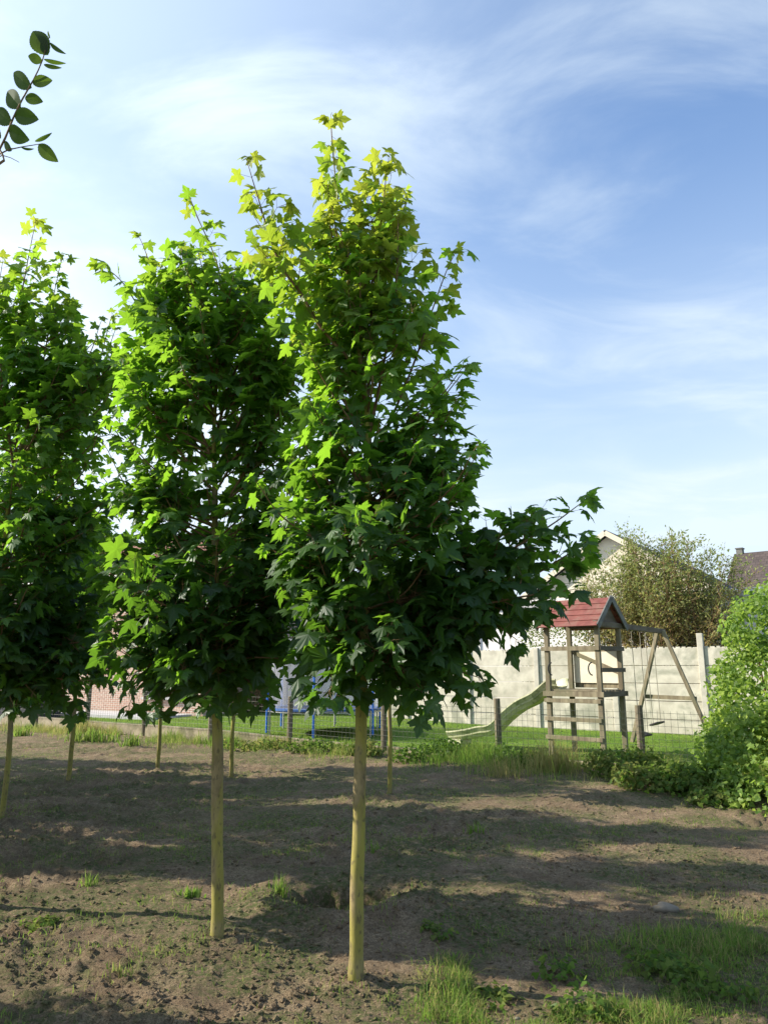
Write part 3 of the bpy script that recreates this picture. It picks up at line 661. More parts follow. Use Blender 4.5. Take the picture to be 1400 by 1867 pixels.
def leaves_mesh(name, tmpl, P, D, Nn, size, rnd, young, mat, parent=None, loc=None, kind='stuff'):
    tmpl = tmpl if isinstance(tmpl, list) else [tmpl]
    which = np.arange(len(P)) % len(tmpl); VV = []; FF = []; A = []; B = []; n0 = 0
    Fr = leaf_frames(D, Nn)
    for w_, (tv, tf) in enumerate(tmpl):
        s_ = which == w_; c = int(s_.sum())
        if not c: continue
        v = np.einsum('vk,nkj->nvj', tv, Fr[s_]) * size[s_][:, None, None] + P[s_][:, None]
        VV.append(v.reshape(-1, 3)); FF.append((tf[None] + (np.arange(c) * len(tv))[:, None, None]).reshape(-1, 3) + n0)
        A.append(np.repeat(rnd[s_], len(tv))); B.append(np.repeat(young[s_], len(tv))); n0 += c * len(tv)
    return mk(name, np.concatenate(VV), np.concatenate(FF), mat, parent, loc, attrs={'rnd': np.concatenate(A), 'young': np.concatenate(B)}, kind=kind)

# ------------------------------------------------------------------ maples
class Tree:
    def __init__(s, seed): s.r = np.random.default_rng(seed); s.P = []; s.D = []; s.N = []; s.S = []; s.R = []; s.Y = []; s.branches = []
    def leaf(s, p, d, size, young, mb):
        r = s.r; pet = size * r.uniform(0.45, 0.85)
        d = norm(d + r.normal(0, 0.18, 3)); b = p + d * pet + np.array((0, 0, -0.1 * pet))
        if pet > 0.03: mb.tube(np.array([p, b]), np.array((0.0012, 0.0010)), 3, cap=False)
        bd = norm(d * np.array((1, 1, 0.55)) + np.array((0, 0, -r.uniform(0.05, 1.0))))
        nn = np.array((0, 0, 1.0)) + r.normal(0, 0.46, 3) + 0.30 * SUN_DIR
        s.P.append(b); s.D.append(bd); s.N.append(nn); s.S.append(size); s.R.append(r.uniform(0, 1)); s.Y.append(young)
    def twig(s, p, d, L, size, young, mb, r0):
        r = s.r; n = max(2, int(L / 0.05)); t_ = np.linspace(0, 1, n)
        curve = p + d * (L * t_)[:, None] + np.array((0, 0, 1.0)) * (0.16 * L * t_ ** 2)[:, None]
        mb.tube(curve, np.linspace(r0, 0.0012, n), 4, cap=False)
        phi = r.uniform(0, 6.28); pos = r.uniform(0.25, 0.45) * L; dist = 0.075 * size / 0.12
        side0 = norm(np.cross(d, (0.1, 0.2, 1.0)))
        while pos < L:
            c = p + d * pos + np.array((0, 0, 1.0)) * 0.16 * L * (pos / L) ** 2
            u = side0 * math.cos(phi) + np.cross(d, side0) * math.sin(phi)
            for sg in (-1, 1):
                if r.random() < 0.93: s.leaf(c, norm(d * 0.55 + u * sg + np.array((0, 0, 0.15))), size * r.uniform(0.62, 1.12), young, mb)
            phi += 1.57 + r.normal(0, 0.3); pos += dist * 0.86 * r.uniform(0.8, 1.3)
        for _ in range(2): s.leaf(curve[-1], norm(d + r.normal(0, 0.5, 3)), size * r.uniform(0.5, 0.9), min(1, young + 0.12), mb)
    def limb(s, pts, r0, start=0.22, size=0.125, dens=1.0, tw=1.0, yfun=None, rmin=0.0022, name=True, endsize=0.75):
        r = s.r; C = spline(pts, 0.045); seg = np.linalg.norm(np.diff(C, axis=0), axis=1); arc = np.concatenate([[0], np.cumsum(seg)]); L = arc[-1]
        u = arc / L; rad = rmin + (r0 - rmin) * (1 - u) ** 0.85; mb = MB(); mb.tube(C, rad, 6, cap=True)
        pos = start * L; phi = r.uniform(0, 6.28)
        while pos < L:
            q = min(np.searchsorted(arc, pos), len(C) - 1); c = C[q]; T = norm(C[min(q + 1, len(C) - 1)] - C[max(q - 1, 0)]); uu = pos / L
            a = norm(np.cross(T, (0.13, 0.31, 0.9))); b = np.cross(T, a); e = a * math.cos(phi) + b * math.sin(phi)
            yg = yfun(c) if yfun else 0.0; sz = size * (1 - (1 - endsize) * uu)
            for sg in (-1, 1):
                d = norm(T * 0.55 + e * sg * 0.9 + np.array((0, 0, 0.22)))
                tl = tw * min(0.42, 0.07 + 0.40 * (1 - uu) * min(1.2, L)) * r.uniform(0.45, 1.1)
                if tl > 0.11: s.twig(c, d, tl, sz, yg, mb, min(0.004, rad[q] * 0.6))
                else: s.leaf(c, d, sz * r.uniform(0.7, 1.1), yg, mb)
            phi += 1.57 + r.normal(0, 0.25); pos += 0.085 / dens * r.uniform(0.8, 1.25)
        T = norm(C[-1] - C[-3])
        for _ in range(4): s.leaf(C[-1], norm(T + r.normal(0, 0.5, 3)), size * endsize * r.uniform(0.5, 0.8), min(1, (yfun(C[-1]) if yfun else 0) + 0.15), mb)
        s.branches.append(mb)
    def arrays(s): return [np.array(a) for a in (s.P, s.D, s.N, s.S, s.R, s.Y)]
TINT = {}
def leaf_mesh(v, rb, yb, size_unit=1.0):
    key = (v, rb, yb)
    if key not in TINT:
        tv, tf = MAPLE[v]; me = bpy.data.meshes.new('leaf')
        me.from_pydata(tv.tolist(), [], tf.tolist())
        for nm, val in (('rnd', rb / 3.0), ('young', yb / 4.0)):
            a = me.attributes.new(nm, 'FLOAT', 'POINT'); a.data.foreach_set('value', np.full(len(tv), val, np.float32))
        me.materials.append(M['maple']); TINT[key] = me
    return TINT[key]
def finish_tree(tree, root, trunk_pts, trunk_r, single=300, dens_keep=1.0):
    base = np.array(root.location)
    C = spline(trunk_pts, 0.05); tr_u = np.linspace(0, 1, len(C)); rad = 0.82 * np.interp(tr_u, np.linspace(0, 1, len(trunk_r)), trunk_r)
    # slight irregularity, root flare
    C = C + np.stack([0.022 * (fbm(C[:, 2] * 1.9 + base[0] * 7, C[:, 2] * 0, 2, 3) - .5), 0.016 * (fbm(C[:, 2] * 2.3, C[:, 2] * 0 + 5, 2, 4) - .5), C[:, 2] * 0], 1)
    zrel = C[:, 2] - C[0, 2]; rad = rad * (1 + 0.22 * np.exp(-(zrel / 0.09) ** 2)) * (1 + 0.16 * (fbm(zrel * 6 + base[0] * 3, zrel * 0, 3, 8) - .5))
    C[0, 2] -= 0.12
    MB().tube(C, rad, 16).build('trunk', M['bark'], root, smooth=True)
    for b in tree.branches: b.build('branch', M['twig'], root, smooth=True)
    P, D, Nn, Sz, Rn, Yg = tree.arrays()
    order = np.zeros(len(P), bool)
    if single:
        x, y, dep = px(P); vis = (x > 0) & (x < 1400) & (y > 0) & (y < 1867)
        rel = P[:, 1] - base[1]
        # leaves on the camera side of the crown (those that show largest), spread over the whole crown
        radial = np.hypot(P[:, 0] - base[0], P[:, 1] - base[1])
        score = np.where(vis, -rel * 1.0 + 0.25 * radial + 1.4 * Sz + np.random.default_rng(3).uniform(0, 0.25, len(P)), -99)
        order[np.argsort(-score)[:single]] = True
    k = ~order
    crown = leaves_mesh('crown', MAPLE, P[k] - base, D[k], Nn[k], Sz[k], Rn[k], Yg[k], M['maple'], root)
    Fr = leaf_frames(D[order], Nn[order])
    for q, (p, fr, s_, rn, yg) in enumerate(zip(P[order], Fr, Sz[order], Rn[order], Yg[order])):
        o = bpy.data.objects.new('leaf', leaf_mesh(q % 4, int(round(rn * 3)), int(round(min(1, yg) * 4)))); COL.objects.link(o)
        o.parent = crown; m4 = Matrix.Identity(4)
        for r_ in range(3):
            for c_ in range(3): m4[r_][c_] = fr[c_][r_] * s_
            m4[r_][3] = p[r_] - base[r_]
        o.matrix_basis = m4
    return len(P)
def pxline(pts, Y, dy=0.0):
    n = len(pts); return np.array([at(x, y, Y + dy * q / (n - 1)) for q, (x, y) in enumerate(pts)])
def trunk_at(C, z):
    q = int(np.argmin(np.abs(C[:, 2] - z))); return C[q]
def fill_limbs(T, C, Y, env, n, z0, z1, seed, size=0.125, yfun=None, dens=1.0, sx=1.0, tw=1.0):
    """env: list of (py, left px, right px) outline of the crown at the tree's distance"""
    r = np.random.default_rng(seed); ey = np.array([e[0] for e in env], float); el = np.array([e[1] for e in env], float); er = np.array([e[2] for e in env], float)
    for q in range(n):
        f = ((q + r.uniform(0, 1)) / n) ** 1.35; zt = z0 + (z1 - z0) * f; phi = q * 2.39996 + r.normal(0, 0.25)
        zs = zt - r.uniform(0.25, 0.55) * (1.0 - 0.4 * f); zs = max(zs, z0 - 0.05); S_ = trunk_at(C, zs); c = trunk_at(C, zt)
        x, y, dep = px(np.array([c[0], c[1], zt])); l = np.interp(y, ey, el); rr = np.interp(y, ey, er)
        wl = max(0.12, (x - l)[0] * dep[0] / F); wr = max(0.12, (rr - x)[0] * dep[0] / F); wd = 0.5 * (min(wl, wr) + 0.5 * (wl + wr))
        cx = math.cos(phi); w_ = (wr if cx > 0 else wl); rad_ = 1.0 / math.sqrt((cx / w_) ** 2 + (math.sin(phi) / wd) ** 2) * r.uniform(0.48, 1.05)
        tip = np.array((c[0] + cx * rad_ * sx, c[1] + math.sin(phi) * rad_, zt + r.normal(0, 0.05)))
        mid = S_ * 0.5 + tip * 0.5 + np.array((cx * rad_ * 0.12, math.sin(phi) * rad_ * 0.12, -0.05))
        if f > 0.45 and r.random() < 0.30: continue
        T.limb([S_, mid, tip], 0.004 + 0.008 * np.linalg.norm(tip - S_), size=size * (1.10 - 0.30 * f), yfun=yfun, dens=dens * (1.0 - 0.25 * f), tw=tw * (1 - .35 * f), start=0.25 + 0.2 * f)

def big_maple(key, label, trunk_px, trunk_r, limbs, env, nfill, zr, ytop, seed, ysize=0.158, dens=0.84, low_size=1.0):
    base = TREES[key].copy(); base[2] = float(soil_z(base[0], base[1]))
    Y = base[1]; root = empty('maple_tree', base, label, 'tree', 'young maples with yellow-green bark in the soil plot')
    tp_ = np.array([at(x, y, Y + (d if d else 0)) for x, y, d in trunk_px]); tp_[0] = base
    T = Tree(seed); C = spline(tp_, 0.05)
    yf = lambda c: float(np.clip(0.40 * sst(2.0, 3.6, c[2] + T.r.normal(0, .35)) + np.clip((c[2] - ytop[0]) / (ytop[1] - ytop[0]), 0, 1) * np.clip(T.r.normal(0.55, 0.28), 0, 1), 0, 1))  # height ramp: painted shade on low leaves, brighter green above, yellow young tops
    for pts, dy, r0, st, kw in limbs:
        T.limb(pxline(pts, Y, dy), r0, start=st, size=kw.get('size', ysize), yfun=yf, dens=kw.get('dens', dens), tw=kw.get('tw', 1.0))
    # leafy leader
    lead = C[C[:, 2] > zr[0] + 0.45 * (zr[1] - zr[0])]
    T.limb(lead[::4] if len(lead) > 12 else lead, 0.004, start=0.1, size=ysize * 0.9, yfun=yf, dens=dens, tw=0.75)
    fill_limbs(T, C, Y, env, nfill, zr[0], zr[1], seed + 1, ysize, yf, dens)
    # thin upright shoots that break the outline
    rs = np.random.default_rng(seed + 2); ey = [e[0] for e in env]; el_ = [e[1] for e in env]; er_ = [e[2] for e in env]
    for q in range(20):
        zt = zr[0] + (zr[1] - zr[0]) * rs.uniform(0.28, 0.95); c = trunk_at(C, zt); x, y, dep = px(np.array([c[0], c[1], zt])); sg = 1 if q % 2 else -1
        edge_ = np.interp(y[0], ey, er_ if sg > 0 else el_); tipx = edge_ + sg * rs.uniform(-10, 38); ty = y[0] - rs.uniform(20, 95); dy_ = rs.normal(0, .3)
        S0 = trunk_at(C, zt - rs.uniform(.3, .5)); p1 = at(x[0] + (tipx - x[0]) * .7, y[0] + 20, Y + dy_ * .6); p2 = at(tipx, ty, Y + dy_)
        T.limb([S0, p1, p2], .008, start=.3, size=ysize * .9, yfun=yf, dens=.72, tw=.5, endsize=.6)
    n = finish_tree(T, root, tp_, trunk_r)
    return n
NL = []
K = {}
NL.append(big_maple('A', 'tallest maple with thick pale trunk, its low branch reaching towards the play tower roof',
    [(650, 1790, 0), (652, 1600, 0), (656, 1400, 0), (661, 1230, 0), (668, 1000, 0), (672, 850, 0), (668, 740, 0), (652, 620, 0), (632, 494, 0), (614, 351, .05), (604, 225, .08), (606, 205, .08)],
    [0.047, 0.044, 0.043, 0.041, 0.036, 0.030, 0.024, 0.017, 0.012, 0.008, 0.004, 0.002],
    [([(668, 760), (676, 640), (678, 519), (696, 394), (706, 300)], .18, .014, .2, {}),
     ([(672, 800), (700, 660), (722, 520), (726, 400)], -.12, .012, .25, {}),
     ([(668, 740), (646, 669), (586, 598), (550, 537), (507, 473), (466, 345), (452, 298)], -.22, .014, .25, {'tw': .8}),
     ([(672, 860), (715, 760), (753, 666), (779, 591), (811, 501), (829, 462)], .15, .011, .35, {'tw': .55, 'dens': .8}),
     ([(670, 950), (740, 830), (805, 730), (850, 672)], -.10, .011, .2, {'tw': .7}),
     ([(668, 1010), (750, 930), (810, 850), (822, 810)], .05, .012, .2, {}),
     ([(664, 1120), (780, 1080), (900, 1020), (1000, 960), (1062, 915)], -.15, .014, .2, {'tw': .75}),
     ([(664, 1140), (800, 1105), (930, 1070), (1020, 1020), (1072, 985)], .15, .014, .2, {'tw': .85}),
     ([(664, 1150), (790, 1090), (900, 990), (960, 935)], .05, .013, .2, {}),
     ([(664, 1150), (800, 1120), (940, 1090), (1045, 1075)], -.35, .013, .2, {'tw': .8}),
     ([(664, 1170), (780, 1140), (880, 1130), (940, 1165)], -.35, .012, .2, {'tw': .8}),
     ([(662, 1190), (740, 1190), (810, 1215), (872, 1235)], -.35, .011, .25, {'tw': .6, 'dens': .8}),
     ([(662, 1200), (710, 1210), (750, 1240), (772, 1255)], -.3, .010, .25, {'tw': .6}),
     ([(662, 1190), (610, 1190), (570, 1225), (560, 1250)], -.3, .010, .25, {'tw': .65}),
     ([(662, 1205), (640, 1215), (612, 1240), (600, 1262)], -.45, .009, .35, {'tw': .45, 'dens': .8}),
     ([(662, 1205), (715, 1215), (762, 1250), (775, 1285)], -.45, .009, .4, {'tw': .45, 'dens': .8}),
     ([(662, 1190), (760, 1190), (830, 1225), (850, 1262)], -.1, .010, .4, {'tw': .5, 'dens': .8}),
     ([(664, 1150), (600, 1100), (555, 1060), (535, 1010)], -.15, .012, .2, {}),
     ([(668, 1000), (610, 930), (565, 860)], -.1, .012, .2, {}),
     ([(668, 900), (620, 820), (580, 740)], -.15, .011, .2, {}),
     ([(670, 820), (625, 720), (590, 655)], .1, .010, .2, {}),
     ([(668, 960), (600, 880), (548, 800)], .1, .011, .25, {}),
     ([(668, 1060), (590, 1000), (520, 930)], 0, .012, .25, {}),
     ([(668, 1080), (580, 1045), (500, 1005)], -.15, .012, .25, {})],
    [(195, 598, 612), (260, 585, 690), (330, 585, 710), (450, 600, 715), (560, 600, 725), (650, 585, 780), (750, 570, 830), (850, 530, 840), (920, 500, 890), (1000, 475, 970), (1070, 490, 1000), (1130, 560, 930), (1200, 600, 850), (1260, 615, 790)],
    64, (1.70, 4.75), (3.1, 5.3), 101))
NL.append(big_maple('B', 'maple with slender mossy trunk and broad crown, growing beside the tallest maple',
    [(393, 1715, 0), (396, 1500, 0), (396, 1290, 0), (392, 1100, 0), (391, 900, 0), (392, 772, 0), (398, 640, 0), (402, 520, 0), (388, 457, 0), (357, 388, 0), (344, 352, 0)],
    [0.047, 0.046, 0.044, 0.040, 0.033, 0.027, 0.020, 0.014, 0.009, 0.005, 0.002],
    [([(392, 800), (420, 700), (445, 633), (448, 551), (462, 500)], .12, .013, .2, {}),
     ([(392, 850), (330, 700), (275, 600), (228, 520), (190, 485)], -.1, .013, .2, {'tw': .8}),
     ([(393, 760), (340, 630), (305, 540), (292, 485)], .1, .012, .2, {}),
     ([(393, 740), (365, 620), (340, 520), (330, 470)], -.15, .011, .2, {}),
     ([(393, 900), (310, 800), (255, 700), (228, 650)], -.1, .013, .2, {}),
     ([(392, 950), (470, 820), (525, 720), (548, 670)], -.1, .012, .2, {'tw': .7}),
     ([(392, 1000), (310, 950), (255, 905), (222, 900)], -.2, .012, .2, {}),
     ([(392, 1080), (300, 1050), (240, 1020), (205, 985)], -.1, .013, .2, {}),
     ([(392, 1080), (470, 1010), (530, 940)], .1, .012, .2, {}),
     ([(392, 1120), (480, 1090), (535, 1070)], -.2, .012, .2, {}),
     ([(393, 1160), (310, 1155), (245, 1150), (210, 1130)], -.2, .013, .2, {}),
     ([(393, 1200), (320, 1205), (270, 1215), (240, 1230)], -.15, .011, .2, {'tw': .7}),
     ([(394, 1220), (450, 1200), (505, 1200)], -.2, .011, .2, {'tw': .8}),
     ([(394, 1200), (460, 1170), (520, 1150)], .2, .012, .2, {}),
     ([(392, 900), (460, 780), (515, 660), (545, 605)], .1, .011, .25, {'tw': .8}),
     ([(392, 860), (450, 740), (500, 610)], -.1, .011, .25, {'tw': .8}),
     ([(392, 930), (480, 860), (545, 810)], -.05, .011, .25, {'tw': .8}),
     ([(393, 1215), (350, 1235), (310, 1265), (285, 1285)], -.25, .010, .35, {'tw': .55, 'dens': .8}),
     ([(394, 1225), (430, 1225), (462, 1250), (478, 1270)], -.2, .009, .35, {'tw': .5, 'dens': .8}),
     ([(393, 1200), (300, 1210), (255, 1245), (236, 1285)], .15, .010, .35, {'tw': .55, 'dens': .8}),
     ([(394, 1230), (400, 1235), (385, 1255), (372, 1272)], -.45, .009, .35, {'tw': .5, 'dens': .8}),
     ([(394, 1210), (380, 1200), (340, 1215), (330, 1225)], -.5, .011, .25, {'tw': .7})],
    [(345, 335, 350), (430, 330, 430), (500, 290, 470), (580, 250, 505), (660, 220, 530), (760, 250, 525), (850, 250, 535), (920, 180, 575), (1040, 165, 590), (1110, 170, 545), (1170, 180, 505), (1230, 205, 480), (1300, 270, 450)],
    70, (1.72, 4.75), (3.9, 6.3), 202))
NL.append(big_maple('C', 'maple growing in the soil row behind the overhanging elm twig, crown meeting its neighbour',
    [(-63, 1655, 0), (-35, 1400, 0), (-15, 1200, 0), (10, 1000, 0), (25, 867, 0), (55, 760, 0), (78, 667, 0), (95, 561, 0), (108, 492, 0), (113, 472, 0)],
    [0.050, 0.047, 0.043, 0.036, 0.031, 0.023, 0.015, 0.009, 0.005, 0.002],
    [([(15, 950), (35, 760), (32, 600), (50, 483), (66, 402)], .1, .013, .25, {'tw': .8}),
     ([(25, 850), (100, 740), (165, 670), (200, 655)], -.1, .013, .2, {'tw': .8}),
     ([(20, 900), (110, 830), (170, 800), (205, 792)], -.1, .012, .2, {'tw': .7}),
     ([(10, 1000), (90, 930), (150, 900), (180, 900)], .1, .012, .2, {'tw': .8}),
     ([(0, 1060), (100, 1000), (165, 965)], -.2, .013, .2, {}),
     ([(-5, 1150), (90, 1100), (175, 1065)], .1, .013, .2, {}),
     ([(-10, 1200), (80, 1180), (150, 1170), (185, 1160)], -.1, .013, .2, {}),
     ([(-10, 1190), (60, 1220), (120, 1240), (170, 1240)], -.3, .012, .2, {'tw': .8}),
     ([(-12, 1190), (30, 1230), (60, 1262)], -.4, .011, .2, {}),
     ([(25, 850), (5, 700), (-5, 560), (5, 480)], -.1, .012, .2, {}),
     ([(50, 770), (110, 640), (130, 560)], .15, .011, .2, {'tw': .8}),
     ([(-12, 1200), (60, 1235), (110, 1265), (140, 1292)], -.15, .010, .35, {'tw': .55, 'dens': .8}),
     ([(-14, 1210), (10, 1250), (25, 1285)], -.5, .009, .35, {'tw': .5, 'dens': .8}),
     ([(-5, 1150), (110, 1160), (170, 1195), (200, 1235)], 0, .010, .35, {'tw': .6, 'dens': .8}),
     ([(20, 900), (100, 770), (175, 695), (215, 655)], -.25, .012, .3, {'dens': 1.0}),
     ([(5, 1040), (110, 965), (195, 930)], .1, .012, .2, {})],
    [(465, 70, 118), (560, -30, 140), (650, -90, 175), (750, -130, 185), (850, -150, 180), (950, -180, 215), (1050, -200, 225), (1150, -200, 225), (1230, -180, 200), (1300, -120, 150)],
    66, (1.70, 4.75), (3.9, 6.6), 303))

# slim maples of the next row: one modelled, the others copied with all their parts
def slim_maple(h=4.15, seed=5, nl=30, rad=0.8, clear=1.65):
    root = empty('slim_maple', (0, 0, 0), '', 'tree', 'slim maples in the row near the wire fence')
    T = Tree(seed); tp_ = np.array([(0, 0, 0), (0.01, 0.0, 0.8), (-0.01, 0.01, clear), (0.02, 0, 0.75 * h), (0, 0.02, h)])
    C = spline(tp_, 0.05); r = np.random.default_rng(seed)
    for q in range(nl):
        f = (q + 0.5) / nl; zt = clear + 0.1 + (h - clear - 0.1) * f; phi = q * 2.4 + r.normal(0, .3); S_ = trunk_at(C, max(clear - 0.05, zt - 0.35))
        rr = rad * (0.75 + 0.4 * math.sin(f * 2.6)) * (1 - 0.62 * f) * r.uniform(0.75, 1.1); tip = np.array((math.cos(phi) * rr, math.sin(phi) * rr, zt))
        T.limb([S_, S_ * .5 + tip * .5 + np.array((0, 0, -.04)), tip], 0.012 * (1 - .5 * f), size=0.15, dens=0.95, yfun=lambda c: .25 * T.r.random())
    T.limb(C[C[:, 2] > clear + 0.6][::4], 0.004, start=0.1, size=0.115, tw=0.7)
    finish_tree(T, root, tp_, [0.040, 0.037, 0.033, 0.018, 0.003], single=0); return root
proto = slim_maple()
proto_big = slim_maple(h=5.2, seed=9, nl=40, rad=0.95, clear=1.7)
def place(pr, loc, label, group=None, rz=0.0, sc=1.0, first=False):
    if first: r_ = pr
    else:
        r_ = pr.copy(); COL.objects.link(r_)
        for ch in pr.children:
            c = ch.copy(); COL.objects.link(c); c.parent = r_
    r_.location = tuple(loc); r_.rotation_euler = (0, 0, rz); r_.scale = (sc, sc, sc); r_['label'] = label
    if group: r_['group'] = group
    return r_
slims = [(125, 1425, 'slim maple standing in front of the brick house gable'), (288, 1405, 'slim maple stem between two fence posts before the lawn, nearest the brick house'),
         (422, 1415, 'slim maple with a side shoot on its stem, before the trampoline net'), (710, 1450, 'slim maple next to the fence post by the trampoline')]
for q, (x, y, lab) in enumerate(slims):
    p = gnd(x, y, 0.0); p[2] = float(soil_z(p[0], p[1])) - 0.02
    place(proto, p, lab, rz=q * 1.9, sc=(1.0, 0.96, 0.98, 0.92)[q], first=(q == 0))
p = gnd(4, 1488); p[2] = float(soil_z(p[0], p[1])) - 0.02
place(proto_big, p, 'thicker-stemmed maple standing in the shade beside the slim maples', rz=0.7, sc=0.95, first=True)
# neighbouring trees of the plot left of the frame; their shadows fall across the soil
for q, (x, y, sc) in enumerate([(-8.8, 7.9, 1.0), (-11.4, 8.3, 1.0), (-7.3, 10.1, 1.0), (-9.4, 9.9, 1.05), (-8.3, 11.6, 1.0), (-11.5, 10.9, 1.0), (-9.9, 12.9, 1.0), (-12.4, 12.3, 1.1), (-5.05, 7.6, 1.0), (-6.1, 4.35, .70), (-12, 14.6, 1.0), (-6.9, 8.9, .95), (-13.2, 9.6, 1.0)]):
    z = float(soil_z(x, y, False)) - 0.03
    place(proto_big, (x, y, z), 'leafy maple of the same plot, standing outside the view', 'maples of the plot outside the view', rz=q * 1.3, sc=sc)
print('LEAVES', NL)

# ------------------------------------------------------------------ elm standing beside the camera; its twig hangs into the picture
eb = np.array((-2.75, 1.9, 0.0)); elm = empty('elm_tree', eb, 'elm whose leafy twig with toothed oval leaves overhangs against the sky', 'tree')
ET = [eb + np.array((0, 0, -0.1)), eb + np.array((0.03, 0, 1.2)), eb + np.array((-0.05, 0.1, 2.4)), eb + np.array((-0.2, 0.15, 3.8)), eb + np.array((-0.3, 0.2, 4.6))]
C = spline(ET, 0.1); MB().tube(C, np.linspace(0.11, 0.02, len(C)), 14).build('trunk', M['bark'], elm, smooth=True)
TY = 1.62
tw1 = [C[22], C[22] * 0.45 + at(-60, 420, TY) * 0.55 + np.array((0, 0, .06)), at(-45, 330, TY), at(0, 272, TY), at(25, 215, TY), at(42, 180, TY), at(62, 145, TY), at(78, 110, TY), at(90, 68, TY)]
mb = MB(); Ct = spline(tw1, 0.03); mb.tube(Ct, np.linspace(0.012, 0.0012, len(Ct)), 6)
Cs = spline([at(-40, 325, TY), at(0, 281, TY), at(30, 270, TY), at(58, 265, TY), at(76, 262, TY)], 0.02); mb.tube(Cs, np.linspace(0.0025, 0.0008, len(Cs)), 5)
Cs = spline([at(-20, 300, TY), at(5, 283, TY), at(36, 296, TY)], 0.02); mb.tube(Cs, np.linspace(0.0018, 0.0006, len(Cs)), 5)
br = mb.build('branch', M['twig'], elm, smooth=True)
def elm_mesh(f, yaw):
    tv, tf = ELM; v = tv.copy(); v[:, 0] *= f
    me = bpy.data.meshes.new('leaf'); me.from_pydata(v.tolist(), [], tf.tolist()); me.materials.append(M['elm']); return me
EL = [elm_mesh(1.0, 0), elm_mesh(0.82, 0), elm_mesh(0.34, 0)]
# (base px, tip px, width variant): each leaf of the twig
leaf_px = [((88, 100), (60, 56), 0), ((86, 98), (72, 62), 1), ((91, 78), (119, 98), 2), ((92, 70), (88, 56), 2), ((78, 112), (52, 102), 0), ((80, 108), (120, 116), 2), ((80, 118), (112, 124), 2), ((60, 152), (95, 146), 0),
           ((58, 160), (24, 133), 1), ((46, 178), (78, 185), 0), ((38, 196), (13, 166), 0), ((27, 210), (69, 217), 0), ((22, 225), (-8, 200), 0), ((16, 236), (52, 255), 0), ((2, 252), (-22, 225), 1),
           ((70, 264), (105, 294), 1), ((64, 258), (95, 243), 2), ((38, 268), (62, 272), 2), ((22, 275), (8, 258), 1), ((24, 270), (16, 276), 1), ((-10, 270), (-40, 250), 0), ((-20, 290), (-50, 310), 0), ((-35, 320), (-60, 280), 0)]
for q, (a, b, v_) in enumerate(leaf_px):
    A = at(*a, TY); B = at(*b, TY + float(np.clip(rng.normal(0, 0.006), -.01, .01))); d = B - A; L = np.linalg.norm(d)
    nn = np.array((0, -0.85, -0.3)) + rng.normal(0, 0.2, 3)
    if v_ == 2: nn = nn + np.array((0, 0.2, -0.9))
    fr = leaf_frames(d[None], nn[None])[0]
    o = bpy.data.objects.new('leaf', EL[v_]); COL.objects.link(o); o.parent = br; m4 = Matrix.Identity(4)
    for r_ in range(3):
        for c_ in range(3): m4[r_][c_] = fr[c_][r_] * L
        m4[r_][3] = A[r_] - eb[r_]
    o.matrix_basis = m4
# rest of the elm crown, outside the view
rr = np.random.default_rng(88); P = []; D = []
for q in range(14):
    S_ = C[min(len(C) - 1, 22 + int(q * 1.6))]; phi = rr.uniform(1.7, 4.9); L = rr.uniform(0.6, 1.1); tip = S_ + np.array((math.cos(phi) * L, math.sin(phi) * L, rr.uniform(0.2, 0.6)))
    cc = spline([S_, S_ * .5 + tip * .5, tip], 0.05); MB().tube(cc, np.linspace(0.012, 0.002, len(cc)), 5).build('branch', M['twig'], elm, smooth=True)
    for c in cc[4:]:
        for _ in range(4): P.append(c + rr.normal(0, 0.09, 3)); D.append(rr.normal(0, 1, 3))
P = np.array(P); D = np.array(D); D[:, 2] *= 0.4
leaves_mesh('crown', ELM, P - eb, D, np.array((0, 0, 1.0)) + rr.normal(0, .4, P.shape), rr.uniform(0.05, 0.08, len(P)), rr.random(len(P)), np.zeros(len(P)), M['elm'], elm)

# ------------------------------------------------------------------ leafy masses (ivy, shrubs, hedges)
def mass(ell, n, seed, lo=0.78, hi=1.06, zmin=None, lump=0.22):
    r = np.random.default_rng(seed); E = np.array(ell, float); vol = (E[:, 3] * E[:, 4] * E[:, 5]) ** (2 / 3); w = vol / vol.sum()
    idx = r.choice(len(E), n, p=w); e = E[idx]; d = norm(r.normal(0, 1, (n, 3)))
    lumpf = 1 + lump * (fbm(d[:, 0] * 3 + e[:, 0] * 5 + 50, d[:, 1] * 3 + d[:, 2] * 3 + e[:, 2] * 7 + 50, 3, 60) - 0.5) * 2
    P = e[:, :3] + d * e[:, 3:6] * (r.uniform(lo, hi, n) * lumpf)[:, None]
    Dn = norm(d / e[:, 3:6])
    keep = np.ones(n, bool)
    for q in range(len(E)):      # drop what lies deep inside another lump
        dd = np.linalg.norm((P - E[q, :3]) / E[q, 3:6], axis=1); keep &= ~((dd < 0.62) & (idx != q))
    keep &= P[:, 2] > (soil_z(P[:, 0], P[:, 1], False) if zmin is None else zmin)
    return P[keep], Dn[keep]
def mass_obj(name, P, Dn, tmpl, s0, s1, mat, parent, seed, young=0.0, droop=0.5):
    r = np.random.default_rng(seed); n = len(P)
    D = norm(r.normal(0, 1, (n, 3)) * np.array((1, 1, 0.5)) + np.array((0, 0, -droop))); Nn = Dn + np.array((0, 0, 0.45)) + r.normal(0, 0.45, (n, 3))
    yg = np.clip(r.random(n) * young * (0.4 + 1.2 * vn(P[:, 0] * 3, P[:, 2] * 3, 4)), 0, 1)
    return leaves_mesh(name, tmpl, P - np.array(parent.location), D, Nn, r.uniform(s0, s1, n), r.random(n) ** 1.3, yg, mat, parent)
def EP(x, y, Y, rx, ry, rz): p = at(x, y, Y); return (p[0], p[1], p[2], rx, ry, rz)
